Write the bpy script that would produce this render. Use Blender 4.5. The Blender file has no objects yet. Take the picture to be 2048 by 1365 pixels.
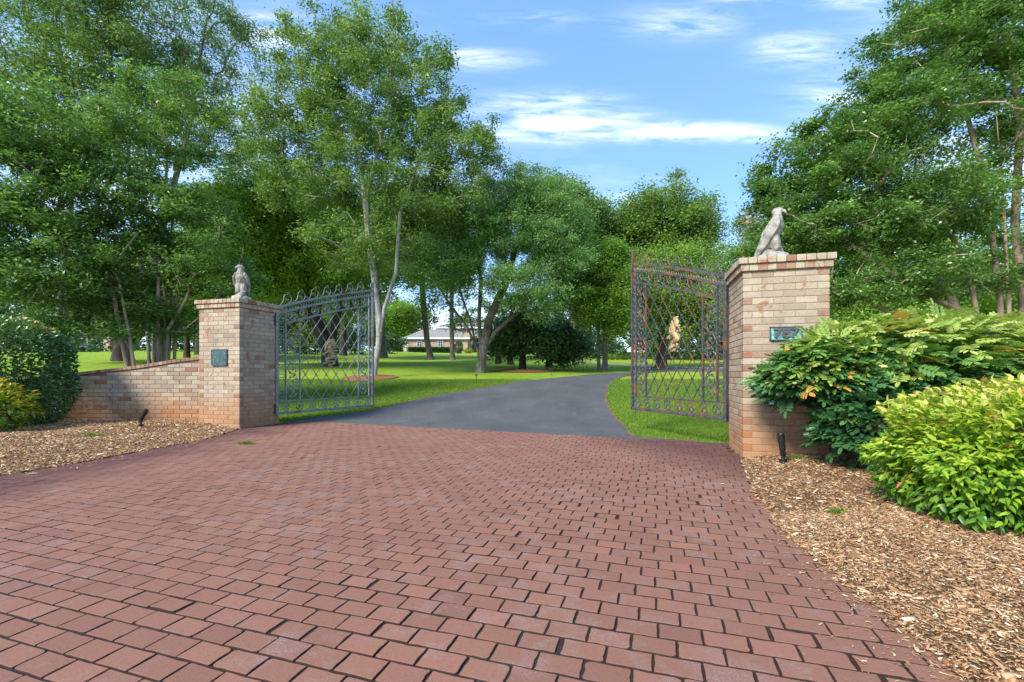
import bpy, math, random
import numpy as np
from math import sin, cos, pi, radians
from mathutils import Vector, Matrix

# ------------------------------------------------------------------ camera, world, sun
S = bpy.context.scene
COL = S.collection
cam = bpy.data.cameras.new("camera"); cam_o = bpy.data.objects.new("camera", cam); COL.objects.link(cam_o)
cam_o.location = (0, 0, 1.0); cam_o.rotation_euler = (radians(90), 0, 0)
cam.sensor_width = 36.0; cam.lens = 16.0; cam.shift_y = 0.032
cam.clip_start = 0.05; cam.clip_end = 2000
S.camera = cam_o
S.view_settings.view_transform = 'Standard'; S.view_settings.look = 'None'
S.view_settings.exposure = 1.02; S.view_settings.gamma = 1.0
S.cycles.max_bounces = 8; S.cycles.transparent_max_bounces = 8
S.cycles.use_denoising = True

SUN_EL, SUN_AZ = radians(39), radians(-138)        # azimuth measured from +Y towards +X
sd = Vector((cos(SUN_EL)*sin(SUN_AZ), cos(SUN_EL)*cos(SUN_AZ), sin(SUN_EL)))
sun = bpy.data.lights.new("sun", 'SUN'); sun.energy = 3.3; sun.angle = radians(16); sun.color = (1.0, 0.955, 0.88)
sun_o = bpy.data.objects.new("sun", sun); COL.objects.link(sun_o)
sun_o.rotation_euler = sd.to_track_quat('Z', 'Y').to_euler(); sun_o.location = sd*50

W = bpy.data.worlds.new("World"); S.world = W; W.use_nodes = True
wt = W.node_tree; wn = wt.nodes; wl = wt.links
bg = wn["Background"]; bg.inputs[1].default_value = 0.15
sky = wn.new("ShaderNodeTexSky"); sky.sky_type = 'NISHITA'; sky.sun_disc = False
sky.sun_elevation = SUN_EL; sky.sun_rotation = SUN_AZ; sky.air_density = 1.0; sky.dust_density = 0.3; sky.ozone_density = 2.0

def nd(nt, t, **kw):
    n = nt.nodes.new(t)
    for k, v in kw.items():
        if k.startswith("i_"):
            key = k[2:]
            key = int(key) if key.isdigit() else key
            n.inputs[key].default_value = v
        else: setattr(n, k, v)
    return n
def mth(nt, op, a, b=None, c=None, clamp=False):
    n = nt.nodes.new("ShaderNodeMath"); n.operation = op; n.use_clamp = clamp
    for i, v in enumerate((a, b, c)):
        if v is None: continue
        if isinstance(v, (int, float)): n.inputs[i].default_value = v
        else: nt.links.new(v, n.inputs[i])
    return n.outputs[0]
def mixc(nt, f, a, b, mode='MIX'):
    n = nt.nodes.new("ShaderNodeMix"); n.data_type = 'RGBA'; n.blend_type = mode
    for i, v in ((0, f), (6, a), (7, b)):
        if isinstance(v, (int, float)): n.inputs[i].default_value = v
        elif isinstance(v, tuple): n.inputs[i].default_value = (v[0], v[1], v[2], 1)
        else: nt.links.new(v, n.inputs[i])
    return n.outputs[2]
def ramp(nt, f, stops):
    n = nt.nodes.new("ShaderNodeValToRGB"); cr = n.color_ramp
    while len(cr.elements) < len(stops): cr.elements.new(0.5)
    for e, (p, c) in zip(cr.elements, stops):
        e.position = p; e.color = (c[0], c[1], c[2], 1) if isinstance(c, tuple) else (c, c, c, 1)
    nt.links.new(f, n.inputs[0]); return n.outputs[0]
def noise(nt, vec, scale, detail=4, rough=0.55, dist=0.0):
    n = nt.nodes.new("ShaderNodeTexNoise"); n.inputs['Scale'].default_value = scale
    n.inputs['Detail'].default_value = detail; n.inputs['Roughness'].default_value = rough; n.inputs['Distortion'].default_value = dist
    if vec is not None: nt.links.new(vec, n.inputs['Vector'])
    return n.outputs[0]
def scl(nt, vec, s, r=(0, 0, 0)):
    n = nt.nodes.new("ShaderNodeMapping"); n.inputs['Scale'].default_value = s; n.inputs['Rotation'].default_value = r
    nt.links.new(vec, n.inputs['Vector']); return n.outputs[0]

# clouds: high streaks placed by direction on the sky dome
tc = wn.new("ShaderNodeTexCoord")
sp = wn.new("ShaderNodeSeparateXYZ"); wl.new(tc.outputs['Generated'], sp.inputs[0])
yy = mth(wt, 'MAXIMUM', sp.outputs[1], 0.05)
a_ = mth(wt, 'DIVIDE', sp.outputs[0], yy); b_ = mth(wt, 'DIVIDE', sp.outputs[2], yy)
cv = wn.new("ShaderNodeCombineXYZ"); wl.new(a_, cv.inputs[0]); wl.new(b_, cv.inputs[1])
n_big = noise(wt, scl(wt, cv.outputs[0], (1.2, 7.5, 1), (0, 0, -0.06)), 2.2, 9, 0.60, 0.9)
n_wisp = noise(wt, scl(wt, cv.outputs[0], (2.2, 12.0, 1), (0, 0, 0.16)), 2.6, 8, 0.68, 1.4)
def blob(ax, bz, wx, wz, amp):
    p = mth(wt, 'POWER', mth(wt, 'DIVIDE', mth(wt, 'ABSOLUTE', mth(wt, 'SUBTRACT', a_, ax)), wx), 2.0)
    q = mth(wt, 'POWER', mth(wt, 'DIVIDE', mth(wt, 'ABSOLUTE', mth(wt, 'SUBTRACT', b_, bz)), wz), 2.0)
    e = mth(wt, 'POWER', 2.718, mth(wt, 'MULTIPLY', mth(wt, 'ADD', p, q), -1.0))
    return mth(wt, 'MULTIPLY', e, amp)
acc = None
for args in [(0.10, 0.550, 0.17, 0.032, 1.45), (0.36, 0.530, 0.21, 0.018, 1.55), (0.08, 0.595, 0.13, 0.025, .8), (-0.08, 0.69, 0.09, 0.018, .9),
             (0.38, 0.77, 0.13, 0.03, .62), (0.63, 0.71, 0.09, 0.035, .66), (0.72, 0.60, 0.09, 0.06, .7), (-0.53, 0.74, 0.10, 0.05, .8),
             (0.05, 0.78, 0.12, 0.02, .3), (0.75, 0.82, 0.12, 0.02, .4), (0.5, 0.82, 0.08, 0.010, .4), (0.0, 0.42, 0.3, 0.06, .2), (0.28, 0.39, 0.12, 0.012, .35), (0.1, 0.37, 0.2, 0.01, .3),
             (-0.85, 0.45, 0.5, 0.30, .55), (1.05, 0.5, 0.3, 0.3, .5), (-0.1, 0.06, 1.6, 0.14, .8)]:
    v = blob(*args); acc = v if acc is None else mth(wt, 'MAXIMUM', acc, v)
nn = mth(wt, 'ADD', mth(wt, 'MULTIPLY', n_big, 0.6), mth(wt, 'MULTIPLY', n_wisp, 0.4))
nr = ramp(wt, nn, [(.42, 0.0), (.54, .4), (.66, 1.0)])
den = mth(wt, 'MULTIPLY', mth(wt, 'MULTIPLY', acc, nr), 1.25, clamp=True)
den = mth(wt, 'MAXIMUM', den, mth(wt, 'MULTIPLY', mth(wt, 'SUBTRACT', acc, .85), 1.3, clamp=True))
den = mth(wt, 'SMOOTH_MIN', den, 0.92, 0.15)
hs = wn.new("ShaderNodeHueSaturation"); hs.inputs['Saturation'].default_value = 1.12; hs.inputs['Value'].default_value = 1.0
wl.new(sky.outputs[0], hs.inputs['Color'])
SKYC = mixc(wt, 0.42, hs.outputs[0], (1.25, 2.5, 4.9))
wl.new(mixc(wt, den, SKYC, (6.6, 6.7, 6.9)), bg.inputs[0])

# ------------------------------------------------------------------ helpers
rng = np.random.default_rng(7)
random.seed(7)
def P(px, py, Y):
    return ((px-1024)/910*Y, Y, 1+(748-py)/910*Y)
_ty = np.array([-40, 7.5, 9.9, 11, 13, 18.3, 22.3, 29, 42, 60, 85, 110, 200])
_tz = np.array([-.03, -.03, -.03, .08, .30, .69, 1.0, 1.41, 2.29, 3.45, 5.0, 6.3, 9.0])
_fy = np.linspace(-40, 200, 2401); _fz = np.interp(_fy, _ty, _tz)
_k = np.hanning(31); _k /= _k.sum(); _fz2 = np.convolve(np.pad(_fz, 15, mode='edge'), _k, mode='valid')
def TH(x, y):
    x = np.asarray(x, float); y = np.asarray(y, float)
    z = np.interp(y, _fy, _fz2)
    w = np.clip((y-14)/25, 0, 1)
    z = z + w*0.012*np.clip(-x-10, 0, 40)
    z = z + np.clip((y-14)/20, 0, 1)*0.10*np.sin(x*0.21+1.0)*np.sin(y*0.17)
    return z
def G(px, py):
    """ground point seen along an image direction: march outwards on the terrain"""
    t = np.concatenate([np.arange(1.2, 40, .02), np.arange(40, 150, .1)])
    d = 1+(748-py)/910*t - TH((px-1024)/910*t, t)
    i = np.argmax(d <= 0) if (d[200:] <= 0).any() else np.argmax(t > 104)
    Y = t[i]; return (px-1024)/910*Y, Y
def inpoly(x, y, poly):
    c = np.zeros(np.shape(x), bool); n = len(poly)
    for i in range(n):
        x1, y1 = poly[i]; x2, y2 = poly[(i+1) % n]
        if y1 == y2: continue
        k = ((y1 > y) != (y2 > y)) & (x < (x2-x1)*(y-y1)/(y2-y1)+x1)
        c ^= k
    return c
def polydist(x, y, poly, closed=True):
    d = np.full(np.shape(x), 1e9); n = len(poly)
    for i in range(n if closed else n-1):
        x1, y1 = poly[i]; x2, y2 = poly[(i+1) % n]
        L2 = (x2-x1)**2+(y2-y1)**2+1e-12
        t = np.clip(((x-x1)*(x2-x1)+(y-y1)*(y2-y1))/L2, 0, 1)
        d = np.minimum(d, np.hypot(x-x1-t*(x2-x1), y-y1-t*(y2-y1)))
    return d
def tag(o, label, cat=None, group=None, kind=None):
    if label: o["label"] = label
    if cat: o["category"] = cat
    if group: o["group"] = group
    if kind: o["kind"] = kind
    return o
def empty(name, loc=(0, 0, 0), rz=0.0):
    o = bpy.data.objects.new(name, None); COL.objects.link(o); o.location = loc; o.rotation_euler = (0, 0, rz)
    o.empty_display_size = 0.2; return o
def mesh_np(name, V, loops, starts, mat, parent=None, tint=None, smooth=False):
    """V (n,3); loops flat index; starts per face"""
    me = bpy.data.meshes.new(name)
    V = np.ascontiguousarray(V, np.float32); loops = np.ascontiguousarray(loops, np.int32).ravel(); starts = np.ascontiguousarray(starts, np.int32)
    me.vertices.add(len(V)); me.vertices.foreach_set("co", V.ravel())
    me.loops.add(len(loops)); me.loops.foreach_set("vertex_index", loops)
    me.polygons.add(len(starts)); me.polygons.foreach_set("loop_start", starts)
    me.update(calc_edges=True)
    if smooth: me.polygons.foreach_set("use_smooth", np.ones(len(starts), bool))
    if tint is not None:
        at = me.attributes.new("tint", 'FLOAT', 'POINT'); at.data.foreach_set("value", np.ascontiguousarray(tint, np.float32))
    me.materials.append(mat)
    o = bpy.data.objects.new(name, me); COL.objects.link(o)
    if parent: o.parent = parent
    return o
class MB:
    def __init__(s): s.v = []; s.f = []; s.t = []; s.tv = 0.5
    def add(s, vs, fs, t=None):
        b = len(s.v); s.v += [tuple(v) for v in vs]; s.f += [tuple(b+i for i in f) for f in fs]
        s.t += [s.tv if t is None else t]*len(vs)
    def box(s, c, h, ax=None, t=None, bev=0.0):
        """c centre, h half sizes, ax = 3 axis vectors"""
        ax = ax or ((1, 0, 0), (0, 1, 0), (0, 0, 1))
        A = [Vector(a) for a in ax]; c = Vector(c)
        if bev <= 0:
            vs = [c+A[0]*(h[0]*i)+A[1]*(h[1]*j)+A[2]*(h[2]*k) for i in (-1, 1) for j in (-1, 1) for k in (-1, 1)]
            s.add(vs, [(0, 1, 3, 2), (4, 6, 7, 5), (0, 4, 5, 1), (2, 3, 7, 6), (0, 2, 6, 4), (1, 5, 7, 3)], t)
        else:
            b = min(bev, min(h)*0.9); vs = []
            for k in (-1, 1):
                for sh in (1, 0):
                    for (i, j) in ((-1, -1), (1, -1), (1, 1), (-1, 1)):
                        q = (h[0]-(b if sh == (1 if k == 1 else 1) else 0), h[1]-(b if sh else 0), h[2]-(0 if sh else b))
                        vs.append(c+A[0]*(q[0]*i)+A[1]*(q[1]*j)+A[2]*(q[2]*k))
            # rings: k=-1: inner(0-3) outer(4-7); k=1: inner(8-11) outer(12-15)
            fs = [(3, 2, 1, 0), (8, 9, 10, 11)]
            for q in range(4):
                r = (q+1) % 4
                fs += [(q, r, 4+r, 4+q), (4+q, 4+r, 12+r, 12+q), (12+q, 12+r, 8+r, 8+q)]
            s.add(vs, fs, t)
    def tube(s, pts, r, n=6, closed=False, flat=None, t=None, caps=True):
        """sweep along pts; r scalar or list; flat=(normal vector, thickness factor)"""
        pts = [Vector(p) for p in pts]; m = len(pts)
        rr = [r]*m if isinstance(r, (int, float)) else r
        ref = Vector(flat[0]) if flat else None
        vs = []; prev = None
        for i, p in enumerate(pts):
            a = pts[(i-1) % m] if (closed or i > 0) else p
            b = pts[(i+1) % m] if (closed or i < m-1) else p
            d = (b-a); d = d.normalized() if d.length > 1e-9 else Vector((0, 0, 1))
            if ref is not None:
                N = ref; B = d.cross(N).normalized() if d.cross(N).length > 1e-6 else Vector((1, 0, 0))
            else:
                if prev is None: prev = d.orthogonal().normalized()
                N = (prev-d*prev.dot(d)); N = N.normalized() if N.length > 1e-6 else d.orthogonal().normalized(); B = d.cross(N); prev = N
            fn = flat[1] if flat else 1.0
            for k in range(n):
                an = 2*pi*(k+.5)/n
                vs.append(p+N*(sin(an)*rr[i]*fn)+B*(cos(an)*rr[i]))
        fs = []
        for i in range(m if closed else m-1):
            for k in range(n):
                i2 = (i+1) % m; k2 = (k+1) % n
                fs.append((i*n+k, i*n+k2, i2*n+k2, i2*n+k))
        if not closed and caps: fs += [tuple(range(n-1, -1, -1)), tuple((m-1)*n+k for k in range(n))]
        s.add(vs, fs, t)
    def sphere(s, c, r, n=10, m=7, t=None, R=None):
        r = (r, r, r) if isinstance(r, (int, float)) else r; vs = []; fs = []
        for j in range(m+1):
            th = pi*j/m
            for i in range(n):
                ph = 2*pi*i/n; q = Vector((r[0]*sin(th)*cos(ph), r[1]*sin(th)*sin(ph), r[2]*cos(th)))
                if R is not None: q = R @ q
                vs.append(Vector(c)+q)
        for j in range(m):
            for i in range(n): fs.append((j*n+i, (j+1)*n+i, (j+1)*n+(i+1) % n, j*n+(i+1) % n))
        s.add(vs, fs, t)
    def lathe(s, c, prof, n=20, ax=(0, 0, 1), t=None):
        A = Vector(ax).normalized(); U = A.orthogonal().normalized(); V_ = A.cross(U); vs = []; fs = []
        for (r, z) in prof:
            for i in range(n):
                an = 2*pi*i/n; vs.append(Vector(c)+A*z+U*(r*cos(an))+V_*(r*sin(an)))
        for j in range(len(prof)-1):
            for i in range(n): fs.append((j*n+i, j*n+(i+1) % n, (j+1)*n+(i+1) % n, (j+1)*n+i))
        s.add(vs, fs, t)
    def build(s, name, mat, parent=None, smooth=False):
        me = bpy.data.meshes.new(name); me.from_pydata([tuple(v) for v in s.v], [], s.f); me.update()
        at = me.attributes.new("tint", 'FLOAT', 'POINT'); at.data.foreach_set("value", np.array(s.t, np.float32))
        if smooth: me.polygons.foreach_set("use_smooth", np.ones(len(me.polygons), bool))
        me.materials.append(mat)
        o = bpy.data.objects.new(name, me); COL.objects.link(o)
        if parent: o.parent = parent
        return o

# ------------------------------------------------------------------ materials
def newmat(name, rough=0.7, spec=0.3):
    m = bpy.data.materials.new(name); m.use_nodes = True
    b = m.node_tree.nodes["Principled BSDF"]; b.inputs['Roughness'].default_value = rough; b.inputs['Specular IOR Level'].default_value = spec
    return m, m.node_tree, b
def attr(nt, n="tint"):
    a = nt.nodes.new("ShaderNodeAttribute"); a.attribute_name = n; return a.outputs['Fac']
def objc(nt): return nt.nodes.new("ShaderNodeTexCoord").outputs['Object']
def bump(nt, b, h, st=0.3, dist=0.01):
    n = nt.nodes.new("ShaderNodeBump"); n.inputs['Strength'].default_value = st; n.inputs['Distance'].default_value = dist
    nt.links.new(h, n.inputs['Height']); nt.links.new(n.outputs[0], b.inputs['Normal'])
def flat_mat(name, col, rough=0.6, spec=0.3, metal=0.0, nsc=None, var=0.25):
    m, nt, b = newmat(name, rough, spec); b.inputs['Metallic'].default_value = metal
    if nsc:
        nz = noise(nt, objc(nt), nsc, 5)
        c = mixc(nt, ramp(nt, nz, [(.3, 0.0), (.7, 1.0)]), tuple(x*(1-var) for x in col), tuple(min(1, x*(1+var)) for x in col))
        nt.links.new(c, b.inputs['Base Color']); bump(nt, b, nz, 0.25, 0.01)
    else: b.inputs['Base Color'].default_value = (*col, 1)
    return m
def leaf_mat(name, stops, trans=0.35, rough=0.42, spec=0.45):
    m, nt, b = newmat(name, rough, spec)
    c = ramp(nt, attr(nt), stops)
    nt.links.new(c, b.inputs['Base Color'])
    tr = nt.nodes.new("ShaderNodeBsdfTranslucent")
    nt.links.new(mixc(nt, 1.0, c, (1.08, 1.12, 0.65), 'MULTIPLY'), tr.inputs['Color'])
    mx = nt.nodes.new("ShaderNodeMixShader"); mx.inputs[0].default_value = trans
    nt.links.new(b.outputs[0], mx.inputs[1]); nt.links.new(tr.outputs[0], mx.inputs[2])
    nt.links.new(mx.outputs[0], nt.nodes["Material Output"].inputs['Surface'])
    return m
def bark_mat(name, c1, c2, sc=3.0):
    m, nt, b = newmat(name, 0.85, 0.15)
    o = scl(nt, objc(nt), (1, 1, .25)); n1 = noise(nt, o, sc*4, 6, 0.65); n2 = noise(nt, objc(nt), sc*.6, 3)
    f = ramp(nt, mth(nt, 'ADD', mth(nt, 'MULTIPLY', n1, .6), mth(nt, 'MULTIPLY', n2, .4)), [(.38, 0.0), (.62, 1.0)])
    nt.links.new(mixc(nt, f, c1, c2), b.inputs['Base Color']); bump(nt, b, n1, .6, .03); return m

M = {}
M['leaf_myrtle'] = leaf_mat('leaf_myrtle', [(0, (0.057, 0.121, 0.030)), (.45, (0.109, 0.218, 0.048)), (.85, (0.218, 0.380, 0.086)), (1, (0.380, 0.529, 0.172))], .42, .33, .6)
M['leaf_oak'] = leaf_mat('leaf_oak', [(0, (0.075, 0.127, 0.029)), (.5, (0.138, 0.236, 0.048)), (.9, (0.253, 0.391, 0.086)), (1, (0.368, 0.483, 0.138))], .42)
M['leaf_lime'] = leaf_mat('leaf_lime', [(0, (0.075, 0.149, 0.023)), (.5, (0.172, 0.310, 0.037)), (1, (0.345, 0.506, 0.069))], .45)
M['leaf_willow'] = leaf_mat('leaf_willow', [(0, (0.075, 0.149, 0.044)), (.5, (0.149, 0.287, 0.075)), (1, (0.276, 0.460, 0.138))], .42)
M['leaf_dark'] = leaf_mat('leaf_dark', [(0, (0.029, 0.069, 0.021)), (.6, (0.063, 0.138, 0.040)), (.93, (0.127, 0.218, 0.069)), (1, (0.322, 0.253, 0.115))], .25, .3, .6)
M['leaf_far'] = leaf_mat('leaf_far', [(0, (0.069, 0.115, 0.040)), (.5, (0.115, 0.196, 0.057)), (1, (0.196, 0.310, 0.092))], .4)
M['leaf_camellia'] = leaf_mat('leaf_camellia', [(0, (.030, .080, .028)), (.5, (.06, .155, .045)), (.80, (.11, .26, .06)), (.9, (.24, .38, .08)), (1, (.50, .28, .10))], .22, .25, .7)
M['leaf_nandina'] = leaf_mat('leaf_nandina', [(0, (.06, .17, .025)), (.3, (.15, .32, .03)), (.6, (.34, .50, .04)), (.86, (.54, .58, .07)), (.95, (.66, .54, .16)), (1, (.60, .22, .08))], .38, .38, .45)
M['leaf_nandina_gold'] = leaf_mat('leaf_nandina_gold', [(0, (.09, .20, .02)), (.35, (.28, .38, .02)), (.7, (.55, .46, .03)), (1, (.60, .20, .04))], .38, .4, .45)
M['leaf_mahonia'] = leaf_mat('leaf_mahonia', [(0, (.030, .095, .040)), (.35, (.07, .19, .06)), (.6, (.20, .36, .07)), (.85, (.40, .50, .11)), (.94, (.58, .58, .18)), (1, (.68, .34, .08))], .3, .38, .45)
M['blossom'] = leaf_mat('blossom', [(0, (.55, .22, .26)), (1, (.80, .50, .50))], .3, .7, .2)
M['berry'] = flat_mat('berry', (.09, .12, .26), .5, .4)
M['bark_pale'] = bark_mat('bark_pale', (.16, .15, .13), (.46, .44, .40))
M['bark_myrtle'] = bark_mat('bark_myrtle', (.24, .16, .10), (.50, .40, .28), 2)
M['bark_grey'] = bark_mat('bark_grey', (.07, .06, .05), (.21, .18, .15))
M['bark_dark'] = bark_mat('bark_dark', (.025, .02, .018), (.09, .07, .06))

# grass ground
m, nt, b = newmat('lawn', 0.9, 0.1)
oc = objc(nt)
n1 = noise(nt, oc, .35, 4); n2 = noise(nt, oc, 2.2, 4); n3 = noise(nt, scl(nt, oc, (1, 1, 1)), 38, 4, .7)
f = mth(nt, 'ADD', mth(nt, 'ADD', mth(nt, 'MULTIPLY', n1, .3), mth(nt, 'MULTIPLY', n2, .25)), mth(nt, 'MULTIPLY', n3, .45))
c = ramp(nt, f, [(.30, (.10, .16, .018)), (.45, (.20, .30, .028)), (.6, (.33, .43, .040)), (.75, (.45, .48, .09))])
nt.links.new(c, b.inputs['Base Color']); bump(nt, b, n3, .8, .05); M['lawn'] = m
M['grass'] = leaf_mat('grass', [(0, (.08, .15, .018)), (.5, (.17, .29, .032)), (.85, (.29, .43, .05)), (1, (.50, .46, .20))], .4, .6, .2)
# asphalt
m, nt, b = newmat('asphalt', 0.8, 0.35)
oc = objc(nt)
n1 = noise(nt, oc, 75, 3, .75); n2 = noise(nt, scl(nt, oc, (1, .6, 1)), 1.1, 6, .6); vo = nd(nt, "ShaderNodeTexVoronoi", i_Scale=60.0); nt.links.new(oc, vo.inputs['Vector'])
c = ramp(nt, mth(nt, 'ADD', mth(nt, 'MULTIPLY', n2, .22), mth(nt, 'MULTIPLY', n1, .78)), [(.36, (.042, .042, .043)), (.52, (.092, .091, .090)), (.68, (.20, .20, .195))])
sk = ramp(nt, vo.outputs['Color'], [(.93, 0.0), (.97, 1.0)])
c = mixc(nt, mth(nt, 'MULTIPLY', sk, .6), c, (.34, .33, .32))
c = mixc(nt, ramp(nt, noise(nt, scl(nt, oc, (1, .35, 1), (0, 0, .5)), 2.4, 7, .7, 1.2), [(.60, 0.0), (.70, .45)]), c, (.21, .205, .20))
nt.links.new(c, b.inputs['Base Color']); bump(nt, b, vo.outputs['Distance'], .5, .004); M['asphalt'] = m
M['road_pale'] = flat_mat('road_pale', (.34, .30, .28), .85, .2, 0, 3.0, .15)
M['soil'] = flat_mat('soil', (.22, .12, .06), .95, .1, 0, 12.0, .4)
# pavers
m, nt, b = newmat('paver', 0.82, 0.25)
oc = objc(nt); tn = attr(nt)
n1 = noise(nt, oc, 55, 6, .75); n2 = noise(nt, oc, .75, 5, .6); n3 = noise(nt, oc, 5.0, 6, .7); n4 = noise(nt, oc, 130, 3, .85)
base = mixc(nt, mth(nt, 'MAXIMUM', tn, 0.0), (.190, .088, .056), (.305, .142, .090))
side_dark = mth(nt, 'MULTIPLY', mth(nt, 'MULTIPLY', tn, -1.6), 1.0, clamp=True)  # negative tint: paver sides coloured dark so the joints read dark
base = mixc(nt, mth(nt, 'MULTIPLY', ramp(nt, n3, [(.35, 0.0), (.7, 1.0)]), .35), base, (.23, .105, .09))
grey = mth(nt, 'MULTIPLY', ramp(nt, mth(nt, 'ADD', mth(nt, 'MULTIPLY', n3, .62), mth(nt, 'MULTIPLY', n2, .38)), [(.50, 0.0), (.60, 1.0)]), ramp(nt, n4, [(.46, 0.0), (.56, 1.0)]))
base = mixc(nt, mth(nt, 'MULTIPLY', grey, .48), base, (.33, .28, .25))
base = mixc(nt, mth(nt, 'MULTIPLY', ramp(nt, n1, [(.52, 0.0), (.66, 1.0)]), .35), base, (.14, .065, .05))
sep = nd(nt, "ShaderNodeSeparateXYZ"); nt.links.new(oc, sep.inputs[0])
# dark organic staining towards the left border and under the right pillar
m1 = mth(nt, 'SMOOTHSTEP' if False else 'MULTIPLY', mth(nt, 'SUBTRACT', -2.75, mth(nt, 'ADD', sep.outputs[0], mth(nt, 'MULTIPLY', n2, 2.2))), 1.5, clamp=True)
m2 = mth(nt, 'MULTIPLY', mth(nt, 'SUBTRACT', mth(nt, 'ADD', sep.outputs[0], mth(nt, 'MULTIPLY', sep.outputs[1], .28)), mth(nt, 'ADD', 2.35, mth(nt, 'MULTIPLY', n2, 1.0))), .9, clamp=True)
st = mth(nt, 'MULTIPLY', mth(nt, 'MAXIMUM', m1, m2), ramp(nt, n3, [(.25, .45), (.6, 1.0)]))
base = mixc(nt, mth(nt, 'MULTIPLY', st, .80), base, (.075, .032, .036))
spk = ramp(nt, n4, [(.70, 0.0), (.76, 1.0)])
base = mixc(nt, mth(nt, 'MULTIPLY', spk, .5), base, (.5, .42, .38))
base = mixc(nt, mth(nt, 'MULTIPLY', side_dark, .92), base, (.040, .024, .019))
nt.links.new(base, b.inputs['Base Color']); bump(nt, b, mth(nt, 'ADD', n1, mth(nt, 'MULTIPLY', n4, .6)), .45, .004); M['paver'] = m
m, nt, b = newmat('joint', .95, .1); oc = objc(nt)
nt.links.new(mixc(nt, ramp(nt, noise(nt, oc, 1.1, 4), [(.42, 0.0), (.56, 1.0)]), mixc(nt, noise(nt, oc, 90, 4), (.028, .015, .011), (.07, .036, .027)), mixc(nt, noise(nt, oc, 160, 4, .8), (.008, .008, .009), (.06, .058, .058))), b.inputs['Base Color']); bump(nt, b, noise(nt, oc, 150, 3), .8, .006); M['joint'] = m
# bricks
def brick_mat(name, lo):
    m, nt, b = newmat(name, 0.85, 0.2)
    oc = objc(nt); tn = attr(nt); n1 = noise(nt, oc, 42, 5, .65); n2 = noise(nt, oc, 7, 4, .6, .4); n3 = noise(nt, oc, 1.6, 5, .65)
    c = ramp(nt, tn, [(0, (.31, .24, .165)), (.30, (.42, .335, .235)), (.6, (.475, .40, .285)), (.74, (.38, .26, .175)), (.86, (.31, .17, .11)), (1, (.24, .11, .07))])
    blot = ramp(nt, mth(nt, 'ADD', n2, mth(nt, 'MULTIPLY', tn, .08)), [(.63, 0.0), (.67, 1.0)])
    c = mixc(nt, mth(nt, 'MULTIPLY', blot, .75), c, (.33, .11, .06))
    c = mixc(nt, mth(nt, 'MULTIPLY', ramp(nt, n1, [(.35, 1.0), (.6, 0.0)]), .35), c, (.22, .15, .10))
    sp = nd(nt, "ShaderNodeSeparateXYZ"); nt.links.new(oc, sp.inputs[0])
    clay = mth(nt, 'MULTIPLY', mth(nt, 'SUBTRACT', lo, mth(nt, 'ADD', sp.outputs[2], mth(nt, 'MULTIPLY', n3, .55))), 2.4, clamp=True)
    c = mixc(nt, mth(nt, 'MULTIPLY', clay, .62), c, (.42, .17, .055))
    drk = ramp(nt, n3, [(.50, 0.0), (.68, 1.0)])
    c = mixc(nt, mth(nt, 'MULTIPLY', drk, .4), c, (.16, .12, .09))
    nt.links.new(c, b.inputs['Base Color']); bump(nt, b, n1, .5, .006); return m
M['brick'] = brick_mat('brick', .95)
M['brick_wall'] = brick_mat('brick_wall', .95)
m, nt, b = newmat('mortar', .95, .1); oc = objc(nt); n1 = noise(nt, oc, 30, 5); n3 = noise(nt, oc, 1.6, 4)
sp = nd(nt, "ShaderNodeSeparateXYZ"); nt.links.new(oc, sp.inputs[0])
cl = mth(nt, 'MULTIPLY', mth(nt, 'SUBTRACT', .95, mth(nt, 'ADD', sp.outputs[2], mth(nt, 'MULTIPLY', n3, .55))), 2.4, clamp=True)
nt.links.new(mixc(nt, mth(nt, 'MULTIPLY', cl, .5), mixc(nt, n1, (.20, .16, .12), (.36, .31, .25)), (.36, .18, .09)), b.inputs['Base Color']); M['mortar'] = m
# gate iron
def iron(name, rust, base, hi):
    m, nt, b = newmat(name, .55, .5); b.inputs['Metallic'].default_value = .25
    oc = objc(nt); n1 = noise(nt, oc, 3.2, 6, .7); n2 = noise(nt, oc, 26, 4, .7)
    c = mixc(nt, ramp(nt, n2, [(.35, 0.0), (.65, 1.0)]), base, hi)
    rf = ramp(nt, mth(nt, 'ADD', mth(nt, 'MULTIPLY', n1, .75), mth(nt, 'MULTIPLY', n2, .25)), [(rust, 0.0), (rust+.07, 1.0)])
    c = mixc(nt, mth(nt, 'MULTIPLY', rf, .85), c, mixc(nt, n2, (.30, .13, .06), (.12, .055, .035)))
    nt.links.new(c, b.inputs['Base Color']); bump(nt, b, n2, .3, .003); return m
M['iron_l'] = iron('iron_l', .53, (.15, .16, .165), (.33, .345, .355))
M['iron_r'] = iron('iron_r', .495, (.035, .036, .040), (.12, .122, .13))
M['gold'] = flat_mat('gold', (.37, .27, .13), .5, .4, .1, 30, .35)
M['black'] = flat_mat('black', (.012, .013, .016), .4, .5)
m, nt, b = newmat('bronze', .55, .5); oc = objc(nt); n1 = noise(nt, oc, 14, 6, .7, .6)
nt.links.new(ramp(nt, n1, [(.38, (.045, .06, .07)), (.5, (.07, .20, .19)), (.62, (.20, .50, .44)), (.74, (.45, .68, .62))]), b.inputs['Base Color']); bump(nt, b, n1, .4, .004); M['bronze'] = m
m, nt, b = newmat('bronze_dark', .5, .5); oc = objc(nt); n1 = noise(nt, oc, 16, 6, .7, .6)
nt.links.new(ramp(nt, n1, [(.35, (.035, .045, .055)), (.56, (.055, .10, .105)), (.7, (.12, .32, .29)), (.8, (.3, .55, .5))]), b.inputs['Base Color']); bump(nt, b, n1, .4, .004); M['bronze_dark'] = m
M['letter'] = flat_mat('letter', (.09, .085, .085), .5, .5, .2, 40, .3)
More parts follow.
